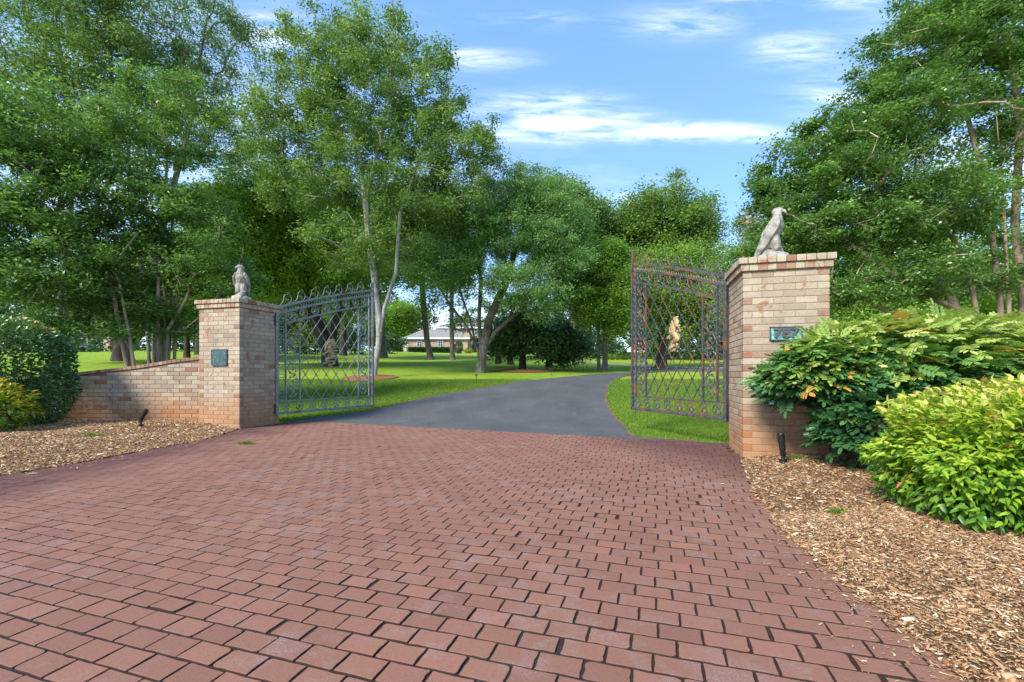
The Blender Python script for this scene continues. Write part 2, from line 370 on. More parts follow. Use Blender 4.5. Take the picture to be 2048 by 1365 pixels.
# cast stone of the eagles
m, nt, b = newmat('cast_stone', .9, .15); oc = objc(nt); n1 = noise(nt, oc, 9, 6, .7); n2 = noise(nt, oc, 60, 4, .7)
vo = nd(nt, "ShaderNodeTexVoronoi", i_Scale=26.0); nt.links.new(scl(nt, oc, (1, 1, .45)), vo.inputs['Vector'])
c = ramp(nt, mth(nt, 'ADD', mth(nt, 'MULTIPLY', n1, .7), mth(nt, 'MULTIPLY', n2, .3)), [(.36, (.10, .095, .075)), (.46, (.24, .225, .185)), (.57, (.40, .375, .32)), (.72, (.52, .49, .43))])
nt.links.new(c, b.inputs['Base Color']); bump(nt, b, mth(nt, 'ADD', mth(nt, 'MULTIPLY', vo.outputs['Distance'], 1.0), mth(nt, 'MULTIPLY', n2, .5)), .8, .014); M['cast_stone'] = m
M['chip'] = leaf_mat('chip', [(0, (0.176, 0.081, 0.038)), (.45, (0.378, 0.209, 0.101)), (.8, (0.594, 0.392, 0.216)), (1, (0.750, 0.702, 0.486))], .0, .9, .1)
M['roof'] = flat_mat('roof', (.25, .235, .21), .9, .2, 0, 3, .15)
M['white'] = flat_mat('white', (.72, .72, .68), .6, .3)
M['glass'] = flat_mat('glass', (.03, .045, .05), .15, .8)
M['garage_door'] = flat_mat('garage_door', (.55, .53, .5), .6, .3)
m, nt, b = newmat('far_brick', .9, .1); oc = objc(nt)
br = nd(nt, "ShaderNodeTexBrick", i_Scale=1.0); br.inputs['Brick Width'].default_value = .5; br.inputs['Row Height'].default_value = .17; br.inputs['Mortar Size'].default_value = .012
br.inputs['Color1'].default_value = (.50, .36, .26, 1); br.inputs['Color2'].default_value = (.34, .21, .15, 1); br.inputs['Mortar'].default_value = (.42, .36, .3, 1)
rot = nd(nt, "ShaderNodeMapping"); rot.inputs['Rotation'].default_value = (radians(90), 0, 0); nt.links.new(oc, rot.inputs[0]); nt.links.new(rot.outputs[0], br.inputs['Vector'])
nt.links.new(mixc(nt, .35, br.outputs[0], mixc(nt, noise(nt, oc, 3, 5), (.55, .42, .32), (.30, .19, .14))), b.inputs['Base Color']); M['far_brick'] = m

# ------------------------------------------------------------------ leaf scattering
T_RHOMB = (np.array([[0, 0, 0], [.5, -.5, .04], [1, 0, 0], [.5, .5, .04]]), [[0, 1, 2, 3]])
T_LANCE = (np.array([[0, 0, 0], [.3, -.5, .10], [.65, -.38, .06], [1, 0, -.12], [.65, .38, .06], [.3, .5, .10], [.3, 0, 0], [.65, 0, -.03]]),
           [[0, 1, 6], [1, 2, 7, 6], [2, 3, 7], [0, 6, 5], [6, 7, 4, 5], [7, 3, 4]])
def rand_frames(n, rg, up=0.5, droop=0.0):
    """random leaf frames: x along leaf, z = normal"""
    th = rg.uniform(0, 2*pi, n); el = rg.normal(-droop, .45, n)
    X = np.stack([np.cos(th)*np.cos(el), np.sin(th)*np.cos(el), np.sin(el)], 1)
    N = rg.normal(0, 1, (n, 3)); N /= np.linalg.norm(N, axis=1)[:, None]
    N[:, 2] = np.abs(N[:, 2])+up
    N -= X*np.sum(N*X, 1)[:, None]; N /= np.linalg.norm(N, axis=1)[:, None]
    return X, np.cross(N, X), N
def scatter(name, tmpl, pos, frames, length, width, tint, mat, parent=None):
    tv, tf = tmpl; n = len(pos); X, Y, N = frames; nv = len(tv)
    length = np.broadcast_to(length, n); width = np.broadcast_to(width, n)
    V = (pos[:, None, :] + tv[None, :, 0, None]*X[:, None, :]*length[:, None, None]
         + tv[None, :, 1, None]*Y[:, None, :]*width[:, None, None] + tv[None, :, 2, None]*N[:, None, :]*length[:, None, None])
    base = (np.arange(n)*nv)[:, None]
    fl = np.array([i for f in tf for i in f]); sz = np.array([len(f) for f in tf])
    loops = (base+fl[None, :]).ravel()
    st = np.concatenate([[0], np.cumsum(np.tile(sz, n))[:-1]])
    return mesh_np(name, V.reshape(-1, 3), loops, st, mat, parent, np.repeat(tint, nv))

# ------------------------------------------------------------------ trees
def grow(trunks, attr_pts, step, gravity=.25):
    Pn = []; par = []; root = []
    for ti, tr in enumerate(trunks):
        tr = [np.array(p, float) for p in tr]; last = -1
        for a, b2 in zip(tr[:-1], tr[1:]):
            k = max(1, int(np.linalg.norm(b2-a)/step))
            for j in range(k):
                Pn.append(a+(b2-a)*j/k); par.append(last); last = len(Pn)-1
        Pn.append(tr[-1]); par.append(last)
    n0 = len(Pn); cap = n0+len(attr_pts)*40
    PA = np.zeros((cap, 3)); PA[:n0] = Pn; PR = np.full(cap, -1); PR[:n0] = par
    DR = np.zeros((cap, 3)); DR[:, 2] = 1
    for i in range(n0):
        if PR[i] >= 0:
            d = PA[i]-PA[PR[i]]; DR[i] = d/(np.linalg.norm(d)+1e-9)
    n = n0
    d0 = np.min(np.linalg.norm(attr_pts[:, None, :]-PA[None, :n0:2, :], axis=2), axis=1)
    for a in attr_pts[np.argsort(d0)]:
        v = a-PA[:n]; d = np.linalg.norm(v, axis=1)+1e-6
        dot = np.sum(v*DR[:n], 1)/d
        cost = d*(1.25-.45*dot)*(1+gravity*np.clip((PA[:n, 2]-a[2])/d+.2, 0, 2))
        i = int(np.argmin(cost)); k = min(38, max(1, int(d[i]/step)))
        p0 = PA[i].copy(); c = p0+DR[i]*d[i]*.35+np.array([0, 0, d[i]*.08]); last = i
        for j in range(1, k+1):
            t = j/k; q = (1-t)**2*p0+2*t*(1-t)*c+t*t*a
            if n >= cap: break
            PA[n] = q; PR[n] = last; dd = q-PA[last]; DR[n] = dd/(np.linalg.norm(dd)+1e-9); last = n; n += 1
    cnt = np.zeros(n); haschild = np.zeros(n, bool); haschild[PR[:n][PR[:n] >= 0]] = True
    cnt[~haschild] = 1
    for i in range(n-1, -1, -1):
        if PR[i] >= 0: cnt[PR[i]] += cnt[i]
    return PA[:n], PR[:n], cnt, n0
def branch_mesh(name, PA, PR, cnt, r0, rmin, mat, parent, zbase, flare=.5, expo=.5, sides=6):
    mx = cnt.max(); r = np.maximum(rmin, r0*(cnt/mx)**expo)
    r = r*(1+flare*np.clip(1-(PA[:, 2]-zbase)/(r0*4), 0, 1)**2)
    E = np.nonzero(PR >= 0)[0]; A = PA[PR[E]]; B = PA[E]; D = B-A; L = np.linalg.norm(D, axis=1)[:, None]+1e-9; D /= L
    ra = np.minimum(r[PR[E]], r[E]*1.35); rb = r[E]
    ref = np.where(np.abs(D[:, 2:3]) < .9, np.array([[0, 0, 1.]]), np.array([[1., 0, 0]]))
    U = np.cross(D, ref); U /= np.linalg.norm(U, axis=1)[:, None]; Vv = np.cross(D, U)
    A = A-D*ra[:, None]*.2
    an = np.arange(sides)*2*pi/sides
    ring = np.cos(an)[None, :, None]*U[:, None, :]+np.sin(an)[None, :, None]*Vv[:, None, :]
    VA = A[:, None, :]+ring*ra[:, None, None]; VB = B[:, None, :]+ring*rb[:, None, None]
    V = np.concatenate([VA, VB], 1).reshape(-1, 3); b = (np.arange(len(E))*2*sides)[:, None, None]
    k = np.arange(sides); k2 = (k+1) % sides
    q = np.stack([k, k2, k2+sides, k+sides], 1)[None]; loops = (b+q).ravel()
    return mesh_np(name, V, loops, np.arange(len(loops)//4)*4, mat, parent, None, True)
def lobe(px, py, Y, rx, ry, dep=None):
    """ellipsoid of foliage: centre and radii given in photo pixels at distance Y"""
    c = P(px, py, Y); sx = rx/910*Y; sz = ry/910*Y
    return (c, (sx, dep if dep else (sx+sz)/2, sz))
def tree(name, label, cat, trunks, lobes, nclump, nleaf, leaf, clump_r, lmat, bmat, r0, rmin=.008, up=.4, droop=.1, seed=1,
         hollow=.35, width=.42, group=None, flat=.6, tmpl=T_RHOMB, shift=0.0, step=None, expo=.5, blossom=0, flare=.5, cut=None):
    rg = np.random.default_rng(seed)
    vol = np.array([l[1][0]*l[1][1]*l[1][2] for l in lobes])**.85; pr = vol/vol.sum()
    pick = rg.choice(len(lobes), nclump, p=pr)
    d = rg.normal(0, 1, (nclump, 3)); d /= np.linalg.norm(d, axis=1)[:, None]
    rad = (hollow**3+(1-hollow**3)*rg.uniform(0, 1, nclump))**(1/3)
    rad *= 1+.13*rg.normal(0, 1, nclump)
    C = np.array([l[0] for l in lobes])[pick]; R = np.array([l[1] for l in lobes])[pick]
    pts = C+d*R*rad[:, None]
    gz = TH(pts[:, 0], pts[:, 1]); pts = pts[pts[:, 2] > gz+.25]
    if cut is not None: pts = pts[cut(pts)]
    zb = min(t[0][2] for t in trunks)
    base = trunks[0][0]
    root = empty(name, base)
    PA, PR, cnt, n0 = grow(trunks, pts, step or clump_r*.8)
    PA2 = PA-np.array(base)
    jit = rg.normal(0, clump_r*.08, PA2.shape); jit[:n0] = 0; PA2 = PA2+jit
    branch_mesh('trunk', PA2, PR, cnt, r0, rmin, bmat, root, 0.0, flare, expo)
    # leaves
    tips = pts-np.array(base); npc = max(1, nleaf//max(1, len(tips)))
    w = rg.gamma(3, 1/3, len(tips)); cnts = np.maximum(3, (npc*w).astype(int)); idx = np.repeat(np.arange(len(tips)), cnts)
    n = len(idx); cr = clump_r*rg.uniform(.65, 1.3, len(tips))
    g = rg.normal(0, .5, (n, 3)); g[:, 2] *= flat
    ln = np.linalg.norm(g, axis=1); g *= np.minimum(1, 1.25/np.maximum(ln, 1e-6))[:, None]
    pos = tips[idx]+g*cr[idx][:, None]
    tc_ = rg.uniform(.15, .75, len(tips)); tint = np.clip(tc_[idx]*.6+rg.uniform(0, .5, n)+.1*(g[:, 2] > 0), 0, 1)+shift
    fr = rand_frames(n, rg, up, droop)
    scatter('crown', tmpl, pos, fr, leaf*rg.uniform(.7, 1.25, n), leaf*width*rg.uniform(.8, 1.2, n), np.clip(tint, 0, 1), lmat, root)
    if blossom:
        zz = tips[:, 2]; cand = np.argsort(-(zz+rg.uniform(0, 1.2, len(zz))))[:blossom]
        bi = np.repeat(cand, 40); g = rg.normal(0, .10, (len(bi), 3)); g[:, 2] *= 1.4
        scatter('blossom', T_RHOMB, tips[bi]+g+np.array([0, 0, clump_r*.3]), rand_frames(len(bi), rg, 0), leaf*.8, leaf*.7, rg.uniform(0, 1, len(bi)), M['blossom'], root)
    tag(root, label, cat, group)
    return root

# ------------------------------------------------------------------ setting: ground sheets
AX = radians(15.7); u_ = np.array([cos(AX), -sin(AX)]); n_ = np.array([sin(AX), cos(AX)])      # pillar axes
PR0 = np.array([2.745, 5.417]); PL0 = np.array([-4.955, 8.27]); PWR, PWL = .905, .95
Lc = PL0+n_*.83; Rc = PR0+n_*.88
xs = np.concatenate([np.linspace(-150, -32, 40), np.arange(-30, 30, .5), np.linspace(32, 150, 40)])
ys = np.concatenate([np.linspace(-12, -1, 5), np.arange(0, 45, .4), np.linspace(46, 200, 60)])
X, Y = np.meshgrid(xs, ys); Z = TH(X, Y)
nx, ny = len(xs), len(ys)
q = (np.arange(ny-1)[:, None]*nx+np.arange(nx-1)[None, :]).ravel()
lp = np.stack([q, q+1, q+1+nx, q+nx], 1)
o = mesh_np('ground', np.stack([X.ravel(), Y.ravel(), Z.ravel()], 1), lp.ravel(), np.arange(len(lp))*4, M['lawn'], smooth=True)
tag(o, 'mown green lawn rising gently towards the house', None, None, 'structure')

def sheet(name, poly, step, zf, mat, label, edge=0.0, kind='structure', smooth=True):
    """grid sheet clipped to a polygon; border vertices are pulled onto the outline"""
    pa = np.array(poly); x0, y0 = pa.min(0)-step; x1, y1 = pa.max(0)+step
    gx = np.arange(x0, x1+step, step); gy = np.arange(y0, y1+step, step)
    X, Y = np.meshgrid(gx, gy); ins = inpoly(X, Y, poly)
    nx = len(gx); c = ins[:-1, :-1].astype(int)+ins[1:, :-1]+ins[:-1, 1:]+ins[1:, 1:]
    jj, ii = np.nonzero(c > 0); q = jj*nx+ii
    lp = np.stack([q, q+1, q+1+nx, q+nx], 1)
    Xf, Yf = X.ravel().copy(), Y.ravel().copy(); out = ~ins.ravel()
    used = np.zeros(len(Xf), bool); used[lp.ravel()] = True
    for k in np.nonzero(out & used)[0]:            # nearest point of the outline
        x, y = Xf[k], Yf[k]; bd = 1e9
        for i in range(len(poly)):
            ax, ay = poly[i]; bx, by = poly[(i+1) % len(poly)]
            L2 = (bx-ax)**2+(by-ay)**2+1e-12; t = min(1, max(0, ((x-ax)*(bx-ax)+(y-ay)*(by-ay))/L2))
            d = (ax+t*(bx-ax)-x)**2+(ay+t*(by-ay)-y)**2
            if d < bd: bd = d; best = (ax+t*(bx-ax), ay+t*(by-ay))
        Xf[k], Yf[k] = best
    Zf = zf(Xf, Yf)
    remap = np.full(len(Xf), -1); ids = np.nonzero(used)[0]; remap[ids] = np.arange(len(ids))
    o = mesh_np(name, np.stack([Xf[ids], Yf[ids], Zf[ids]], 1), remap[lp].ravel(), np.arange(len(lp))*4, mat, smooth=smooth)
    return tag(o, label, None, None, kind)

far_a = np.array([-4.60, 9.74]); far_b = np.array([3.11, 6.52]); fd = (far_b-far_a)/np.linalg.norm(far_b-far_a)
PAV = [(2.66, 5.22), (2.11, 3.86), (1.80, 2.96), (1.70, 2.52), (1.63, 2.15), (1.60, 1.85), (1.575, 1.66), (1.52, 1.475), (1.46, 1.1), (1.4, -1.5),
       (-9, -1.5), (-7, 1), (-5.6, 3.2), (-5.08, 4.48), (-4.93, 4.84), (-4.78, 6.15), (-4.68, 6.79), (-4.80, 7.6), tuple(PL0), tuple(Lc+[.05, 0]), tuple(far_a), tuple(far_b), tuple(Rc+[-.02, 0]), tuple(PR0)]
# asphalt drive
gl = [G(x, y) for x, y in [(620, 838.5), (740, 823.5), (805, 808), (867, 793.6), (943, 781), (1045, 763), (1146, 753.5)]]
gr_ = [G(x, y) for x, y in [(1248, 854), (1222, 826), (1212, 800), (1213, 782), (1222, 766), (1238, 757)]]
drive_far = [G(1175, 750.5), G(1210, 748.3), G(1240, 746.8), G(1272, 745), G(1300, 741), G(1340, 737.5), G(1445, 737), G(1600, 737)]
drive_near = [G(1600, 744), G(1445, 743.5), G(1340, 743.3), G(1300, 746), G(1272, 749.5), G(1252, 753)]
DRV = [tuple(far_a+fd*-.0)] + gl + drive_far + drive_near + gr_[::-1] + [(1.9, 7.30), (2.7, 6.85), tuple(far_b-fd*.05)]
nx_ = np.array([fd[1], -fd[0]])*-1
DRVb = list(DRV); DRVb[0] = tuple(far_a-np.array([.2, -.02])); DRVb.append(tuple(far_b-nx_*.12)); DRVb.append(tuple(far_a-nx_*.12))
sheet('asphalt_driveway', DRVb, .16, lambda x, y: TH(x, y)+.022, M['asphalt'], 'dark grey asphalt driveway curving uphill to the right')
# bare clay verge along the asphalt
def ribbon(name, pts, w, dz, mat, label, kind='structure'):
    V = []; pts = [np.array(p) for p in pts]
    rs = []
    for a, b in zip(pts[:-1], pts[1:]):
        k = max(1, int(np.linalg.norm(b-a)/.3)); rs += [a+(b-a)*i/k for i in range(k)]
    rs.append(pts[-1]); pts = rs
    for i, p in enumerate(pts):
        d = pts[min(i+1, len(pts)-1)]-pts[max(i-1, 0)]; d /= np.linalg.norm(d)+1e-9; s = np.array([d[1], -d[0]])
        ww = w*(1+.35*math.sin(i*1.7)+.25*math.sin(i*.63+1)) if w < .3 else w
        for e in (-1, 1): V.append(p+s*ww*e*abs(math.sin(i*2.1+e)*.7+.5) if w < .3 else p+s*ww*e)
    V = np.array(V); z = TH(V[:, 0], V[:, 1])+dz
    n = len(pts); q = np.arange(n-1)*2; lp = np.stack([q, q+1, q+3, q+2], 1)
    o = mesh_np(name, np.column_stack([V, z]), lp.ravel(), np.arange(len(lp))*4, mat); return tag(o, label, None, None, kind)
ribbon('soil_edge', [far_a]+gl[:6], .035, .027, M['soil'], 'bare clay edge between lawn and asphalt, left side')
ribbon('soil_edge', [(2.75, 6.85), (1.95, 7.27)]+gr_, .040, .027, M['soil'], 'bare clay edge between lawn and asphalt, right side')
ribbon('far_road', [G(1060, 714), G(1117, 719), G(1160, 724.5), G(1210, 729), G(1262, 732.3), G(1330, 735.5), G(1445, 737), G(1600, 738)], .55, .03, M['road_pale'], 'pale far lane crossing the lawn beyond the trees')
ribbon('far_path', [G(860, 709), G(920, 711.5), G(985, 713.5), G(1060, 714)], .35, .03, M['road_pale'], 'thin pale path in front of the brick house')

# paver bed and individual pavers
sheet('paver_bed', PAV, .25, lambda x, y: 0*x-.0060, M['joint'], 'dark joints between the red pavers')
AP = radians(17.6); pu = np.array([cos(AP), -sin(AP)]); pn = np.array([sin(AP), cos(AP)])
RW, BL, JT = .1070, .161, .0042
tfar = float(np.dot(far_a, pn))+.45; nf = np.array([-fd[1], fd[0]])
V = []; F = []; TT = []
rgp = np.random.default_rng(11)
def worn(x, y):
    return max(0, .55+.45*math.sin(x*1.3+1.1*math.sin(y*.9))+.35*math.sin(y*1.7+x*.6))*(1 if x > -3.2 else .35)
for r in range(0, 102):
    t0 = tfar-.004-(r+1)*RW
    off = (.5 if r % 2 else 0)*BL+.012*math.sin(r*1.3)
    for k in range(-75, 52):
        s0 = k*BL+off; cx, cy = pu*(s0+BL/2)+pn*(t0+RW/2)
        if cy < .9 or cy > 10 or abs(cx) > cy*1.25+.4: continue
        dfar = float(np.dot(np.array([cx, cy])-far_a, nf))
        if dfar > .085: continue
        tcx, tcy = (cx, cy) if dfar < 0 else tuple(np.array([cx, cy])-nf*(dfar+.02))
        if not inpoly(np.array([tcx]), np.array([tcy]), PAV)[0]: continue
        wv = worn(cx, cy)
        j = .0015+.0035*wv*rgp.uniform()
        hx, hy = BL/2-.0016-.0006*wv, RW/2-.0034
        wide = rgp.uniform() < .06*wv
        e = [rgp.uniform(0, .0022)+(rgp.uniform(.004, .014) if (wide and rgp.uniform() < .5) else 0) for _ in range(4)]   # side insets l r b t
        e[2] *= .5; e[3] *= .5
        ang = rgp.normal(0, .006+.006*wv); ca, sa = cos(ang), sin(ang); z0 = rgp.normal(0, .0006+.0006*wv); tx, ty = rgp.normal(0, .005, 2)
        ring = []
        for (sx, sy, ei, ej) in ((-1, -1, 0, 2), (1, -1, 1, 2), (1, 1, 1, 3), (-1, 1, 0, 3)):
            x = sx*(hx-e[ei]); y = sy*(hy-e[ej])
            c = .002+rgp.exponential(.0016)+(rgp.uniform(.005, .020) if rgp.uniform() < .26*wv else 0); c = min(c, .03)
            p1 = (x-sx*c, y); p2 = (x, y-sy*c*.8); pm = (x-sx*c*.3, y-sy*c*.25)
            seq = [p2, pm, p1] if sx*sy > 0 else [p1, pm, p2]
            if (sx, sy) == (1, 1): seq = [p2, pm, p1]
            ring += seq
        # order check: corners counter-clockwise from (-,-): want p(left side)->bottom side
        ring2 = []
        for ci, (sx, sy) in enumerate(((-1, -1), (1, -1), (1, 1), (-1, 1))):
            trio = ring[ci*3:ci*3+3]
            # entering side order
            if (sx, sy) in ((-1, -1), (1, 1)): trio = sorted(trio, key=lambda p: (-sy*(0) + (p[0]*sx)*-1), reverse=False) if False else trio
            ring2 += trio
        cxy = []
        near = cy < 4.2; rr2 = []
        for i_, p_ in enumerate(ring2):
            rr2.append(p_); q_ = ring2[(i_+1) % len(ring2)]; dd_ = math.hypot(q_[0]-p_[0], q_[1]-p_[1])
            if near and dd_ > .03:
                kk = 4
                for m1_ in range(1, kk): rr2.append((p_[0]+(q_[0]-p_[0])*m1_/kk, p_[1]+(q_[1]-p_[1])*m1_/kk))
        nz_ = .0005+.0013*wv
        for (x, y) in rr2:
            if (x, y) in ring2: cxy.append((x, y)); continue
            if abs(abs(x)/hx-1) < abs(abs(y)/hy-1): cxy.append((x-math.copysign(abs(rgp.normal(0, nz_)), x), y))
            else: cxy.append((x, y-math.copysign(abs(rgp.normal(0, nz_)), y)))
        b = len(V); m_ = len(cxy)
        for lev, sc_, zz in ((0, 1.0, -.009), (1, 1.0, -.0022), (2, None, 0.0)):
            for (x, y) in cxy:
                if sc_ is None:
                    L_ = .0022; xx = x-math.copysign(min(L_, abs(x)), x); yy_ = y-math.copysign(min(L_, abs(y)), y)
                else: xx, yy_ = x, y
                zt = zz+(z0+tx*x+ty*y if lev else 0)
                wx, wy = pu*(s0+BL/2+xx*ca-yy_*sa)+pn*(t0+RW/2+xx*sa+yy_*ca)
                df_ = (wx-far_a[0])*nf[0]+(wy-far_a[1])*nf[1]
                if df_ > 0: wx -= nf[0]*df_; wy -= nf[1]*df_
                V.append((wx, wy, zt))
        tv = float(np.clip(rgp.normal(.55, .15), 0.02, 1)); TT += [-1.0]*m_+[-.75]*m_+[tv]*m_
        for lv in (0, 1):
            for i in range(m_):
                i2 = (i+1) % m_; F.append((b+lv*m_+i, b+lv*m_+i2, b+(lv+1)*m_+i2, b+(lv+1)*m_+i))
        F.append(tuple(b+2*m_+i for i in range(m_)))
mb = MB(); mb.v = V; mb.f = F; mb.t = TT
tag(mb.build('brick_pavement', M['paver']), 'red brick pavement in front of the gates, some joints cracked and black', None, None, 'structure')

# mulch beds
def noise2(x, y, s): return (np.sin(x*s*1.7+y*s*.6+1.3)*np.sin(y*s*1.9-x*s*.5+.4)+np.sin(x*s*3.9+2.1)*np.sin(y*s*3.3+.7)*.5)
MR = [(2.70, 5.30), (2.60, 5.10), (2.06, 3.84), (1.755, 2.96), (1.66, 2.50), (1.59, 2.15), (1.56, 1.85), (1.535, 1.66), (1.48, 1.475), (1.42, 1.1), (1.36, -1), (12, -1), (12, 9.5), (4.5, 9.5), (3.8, 6.2), (3.55, 5.2)]
ML = [tuple(PL0+[.04, .02]), (-4.84, 7.7), (-4.66, 6.79), (-4.76, 6.15), (-4.90, 4.86), (-5.05, 4.46), (-5.55, 3.2), (-6.95, 1), (-9, -1.5), (-16, -1.5), (-16, 9.2), (-9, 8.95), (-5.9, 8.75), (-5.8, 8.6)]
def zmr(x, y):
    d = polydist(x, y, MR[:11], False); return .006+.060*np.clip(d/.5, 0, 1)**.8+.012*noise2(x, y, 2.2)*np.clip(d/.3, 0, 1)+.02*np.exp(-((x-3.2)**2+(y-5.0)**2)/.3)
def zml(x, y):
    d = polydist(x, y, ML[:9], False); return .006+.120*np.clip(d/1.7, 0, 1)+.015*noise2(x, y, 1.9)*np.clip(d/.3, 0, 1)
mm, mt, mbb = newmat('mulch', .95, .1); oc = objc(mt); n1 = noise(mt, scl(mt, oc, (1, 1, 1)), 46, 6, .75, 1.2); n2 = noise(mt, oc, 3, 4)
mt.links.new(ramp(mt, mth(mt, 'ADD', mth(mt, 'MULTIPLY', n1, .75), mth(mt, 'MULTIPLY', n2, .25)), [(.35, (.07, .038, .020)), (.5, (.20, .115, .06)), (.65, (.38, .25, .14))]), mbb.inputs['Base Color']); bump(mt, mbb, n1, 1.0, .03)
M['mulch'] = mm
sheet('mulch_bed', MR, .09, zmr, M['mulch'], 'tan wood-chip mulch bed right of the pavement')
sheet('mulch_bed', ML, .12, zml, M['mulch'], 'tan wood-chip mulch bed left of the pavement')
def chips(name, poly, zf, box, n, label, seed, size=.03):
    rg = np.random.default_rng(seed)
    x = rg.uniform(box[0], box[1], n); y = box[2]+(box[3]-box[2])*rg.uniform(0, 1, n)
    k = inpoly(x, y, poly) & (np.abs(x) < y*1.2+.35); x = x[k]; y = y[k]; n = len(x)
    # a few chips spill over the pavers
    th = rg.uniform(0, 2*pi, n); el = rg.normal(0, .22, n)
    Xf = np.stack([np.cos(th)*np.cos(el), np.sin(th)*np.cos(el), np.sin(el)], 1)
    N = rg.normal(0, .45, (n, 3)); N[:, 2] = 1; N -= Xf*np.sum(N*Xf, 1)[:, None]; N /= np.linalg.norm(N, axis=1)[:, None]
    pos = np.stack([x, y, zf(x, y)+rg.uniform(.0, .014, n)], 1)
    L_ = size*rg.gamma(3.2, .34, n)*rg.uniform(.5, 1.4, n); pos -= Xf*L_[:, None]*.5
    T = (np.array([[0, -.35, 0], [.9, -.5, 0], [1, .3, 0], [.1, .5, 0], [.05, -.3, -.12], [.9, -.4, -.12], [.95, .3, -.12], [.1, .45, -.12]]), [[0, 1, 2, 3], [0, 4, 5, 1], [1, 5, 6, 2], [2, 6, 7, 3], [3, 7, 4, 0]])
    o = scatter(name, T, pos, (Xf, np.cross(N, Xf), N), L_, L_*rg.uniform(.10, .34, n), np.clip(rg.normal(.5, .25, n), 0, 1), M['chip'])
    tag(o, label, None, None, 'stuff')
MRc = [(p[0]-.03 if i < 11 else p[0], p[1]) for i, p in enumerate(MR)]
MLc = [(p[0]+.03 if 0 < i < 9 else p[0], p[1]) for i, p in enumerate(ML)]
chips('wood_chips', MRc, zmr, (1.2, 4.8, 1.1, 3.2), 100000, 'loose tan wood chips scattered over the right bed', 3, .0155)
chips('wood_chips', MRc, zmr, (1.6, 6.0, 3.0, 6.2), 50000, 'loose tan wood chips around the right pillar', 5, .0175)
chips('wood_chips', MLc, zml, (-11, -4.5, 3.5, 8.9), 95000, 'loose tan wood chips scattered over the left bed', 4, .0215)

def spill(label, edge, n, seed, size, sgn):
    rg = np.random.default_rng(seed); pts = np.array(edge); k = rg.integers(0, len(pts)-1, n); t = rg.uniform(0, 1, n)[:, None]
    p = pts[k]*(1-t)+pts[k+1]*t; p[:, 0] += sgn*rg.exponential(.09, n)+rg.normal(0, .02, n); th = rg.uniform(0, 2*pi, n)
    Xf = np.stack([np.cos(th), np.sin(th), rg.normal(0, .08, n)], 1); N = np.tile([0, 0, 1.], (n, 1))+rg.normal(0, .15, (n, 3)); N -= Xf*np.sum(N*Xf, 1)[:, None]; N /= np.linalg.norm(N, axis=1)[:, None]
    T = (np.array([[0, -.35, 0], [.9, -.5, 0], [1, .3, 0], [.1, .5, 0]]), [[0, 1, 2, 3]])
    L_ = size*rg.gamma(3, .33, n); o = scatter('spilled_chips', T, np.column_stack([p, np.full(n, .005)]), (Xf, np.cross(N, Xf), N), L_, L_*rg.uniform(.12, .4, n), np.clip(rg.normal(.5, .25, n), 0, 1), M['chip']); tag(o, label, None, None, 'stuff')
spill('loose chips spilled from the right bed onto the pavers', MR[1:9], 1500, 71, .013, -1)
spill('loose chips spilled from the left bed onto the pavers', ML[1:7], 700, 72, .02, 1)
# grass blades where the lawn is close
def grass(name, poly, box, n, h, label, seed, zoff=0.0):
    rg = np.random.default_rng(seed); x = rg.uniform(box[0], box[1], n); y = rg.uniform(box[2], box[3], n)
    k = inpoly(x, y, poly) & (rg.uniform(0, 1, n) < np.clip(10.5/y, .18, 1)); x, y = x[k], y[k]; n = len(x)
    th = rg.uniform(0, 2*pi, n); el = rg.uniform(.6, 1.45, n)
    Xf = np.stack([np.cos(th)*np.cos(el), np.sin(th)*np.cos(el), np.sin(el)], 1)
    N = rg.normal(0, 1, (n, 3)); N -= Xf*np.sum(N*Xf, 1)[:, None]; N /= np.linalg.norm(N, axis=1)[:, None]
    T = (np.array([[0, -.5, 0], [0, .5, 0], [.6, .3, .05], [1, 0, -.1], [.6, -.3, .05]]), [[0, 4, 2, 1], [4, 3, 2]])
    sc_ = np.clip(y/8, 1, 2.2)
    patch = .5+.5*noise2(x, y, .8)*.5
    ti = np.clip(rg.normal(.42, .2, n)*.8+.2*patch, 0, 1); ti[rg.uniform(0, 1, n) < .06] = .97
    o = scatter(name, T, np.stack([x, y, TH(x, y)+zoff-.004], 1), (Xf, np.cross(N, Xf), N), h*rg.uniform(.5, 1.3, n)*sc_**.5, .006*sc_*rg.uniform(.8, 1.4, n), ti, M['grass'])
    tag(o, label, None, None, 'stuff')
left_lawn = [tuple(far_a+np.array([-.15, -.02])), (-5.3, 9.35), (-9, 9.3), (-16, 9.6), (-24, 19), (-3, 24)] + [(p[0]-.02, p[1]) for p in gl[::-1]]
right_lawn = [(3.02, 6.60), (2.72, 6.90), (1.93, 7.32)] + [(p[0]+.02, p[1]) for p in gr_] + [G(1290, 750), G(1445, 745), (11.5, 22), (12, 9.6), (4.6, 9.6), (3.6, 6.4)]
grass('grass', left_lawn, (-12, 2, 8.8, 19), 420000, .05, 'short mown grass of the lawn left of the drive', 21)
grass('grass', right_lawn, (1.5, 9, 6.3, 19), 280000, .05, 'short mown grass of the lawn right of the drive', 22)
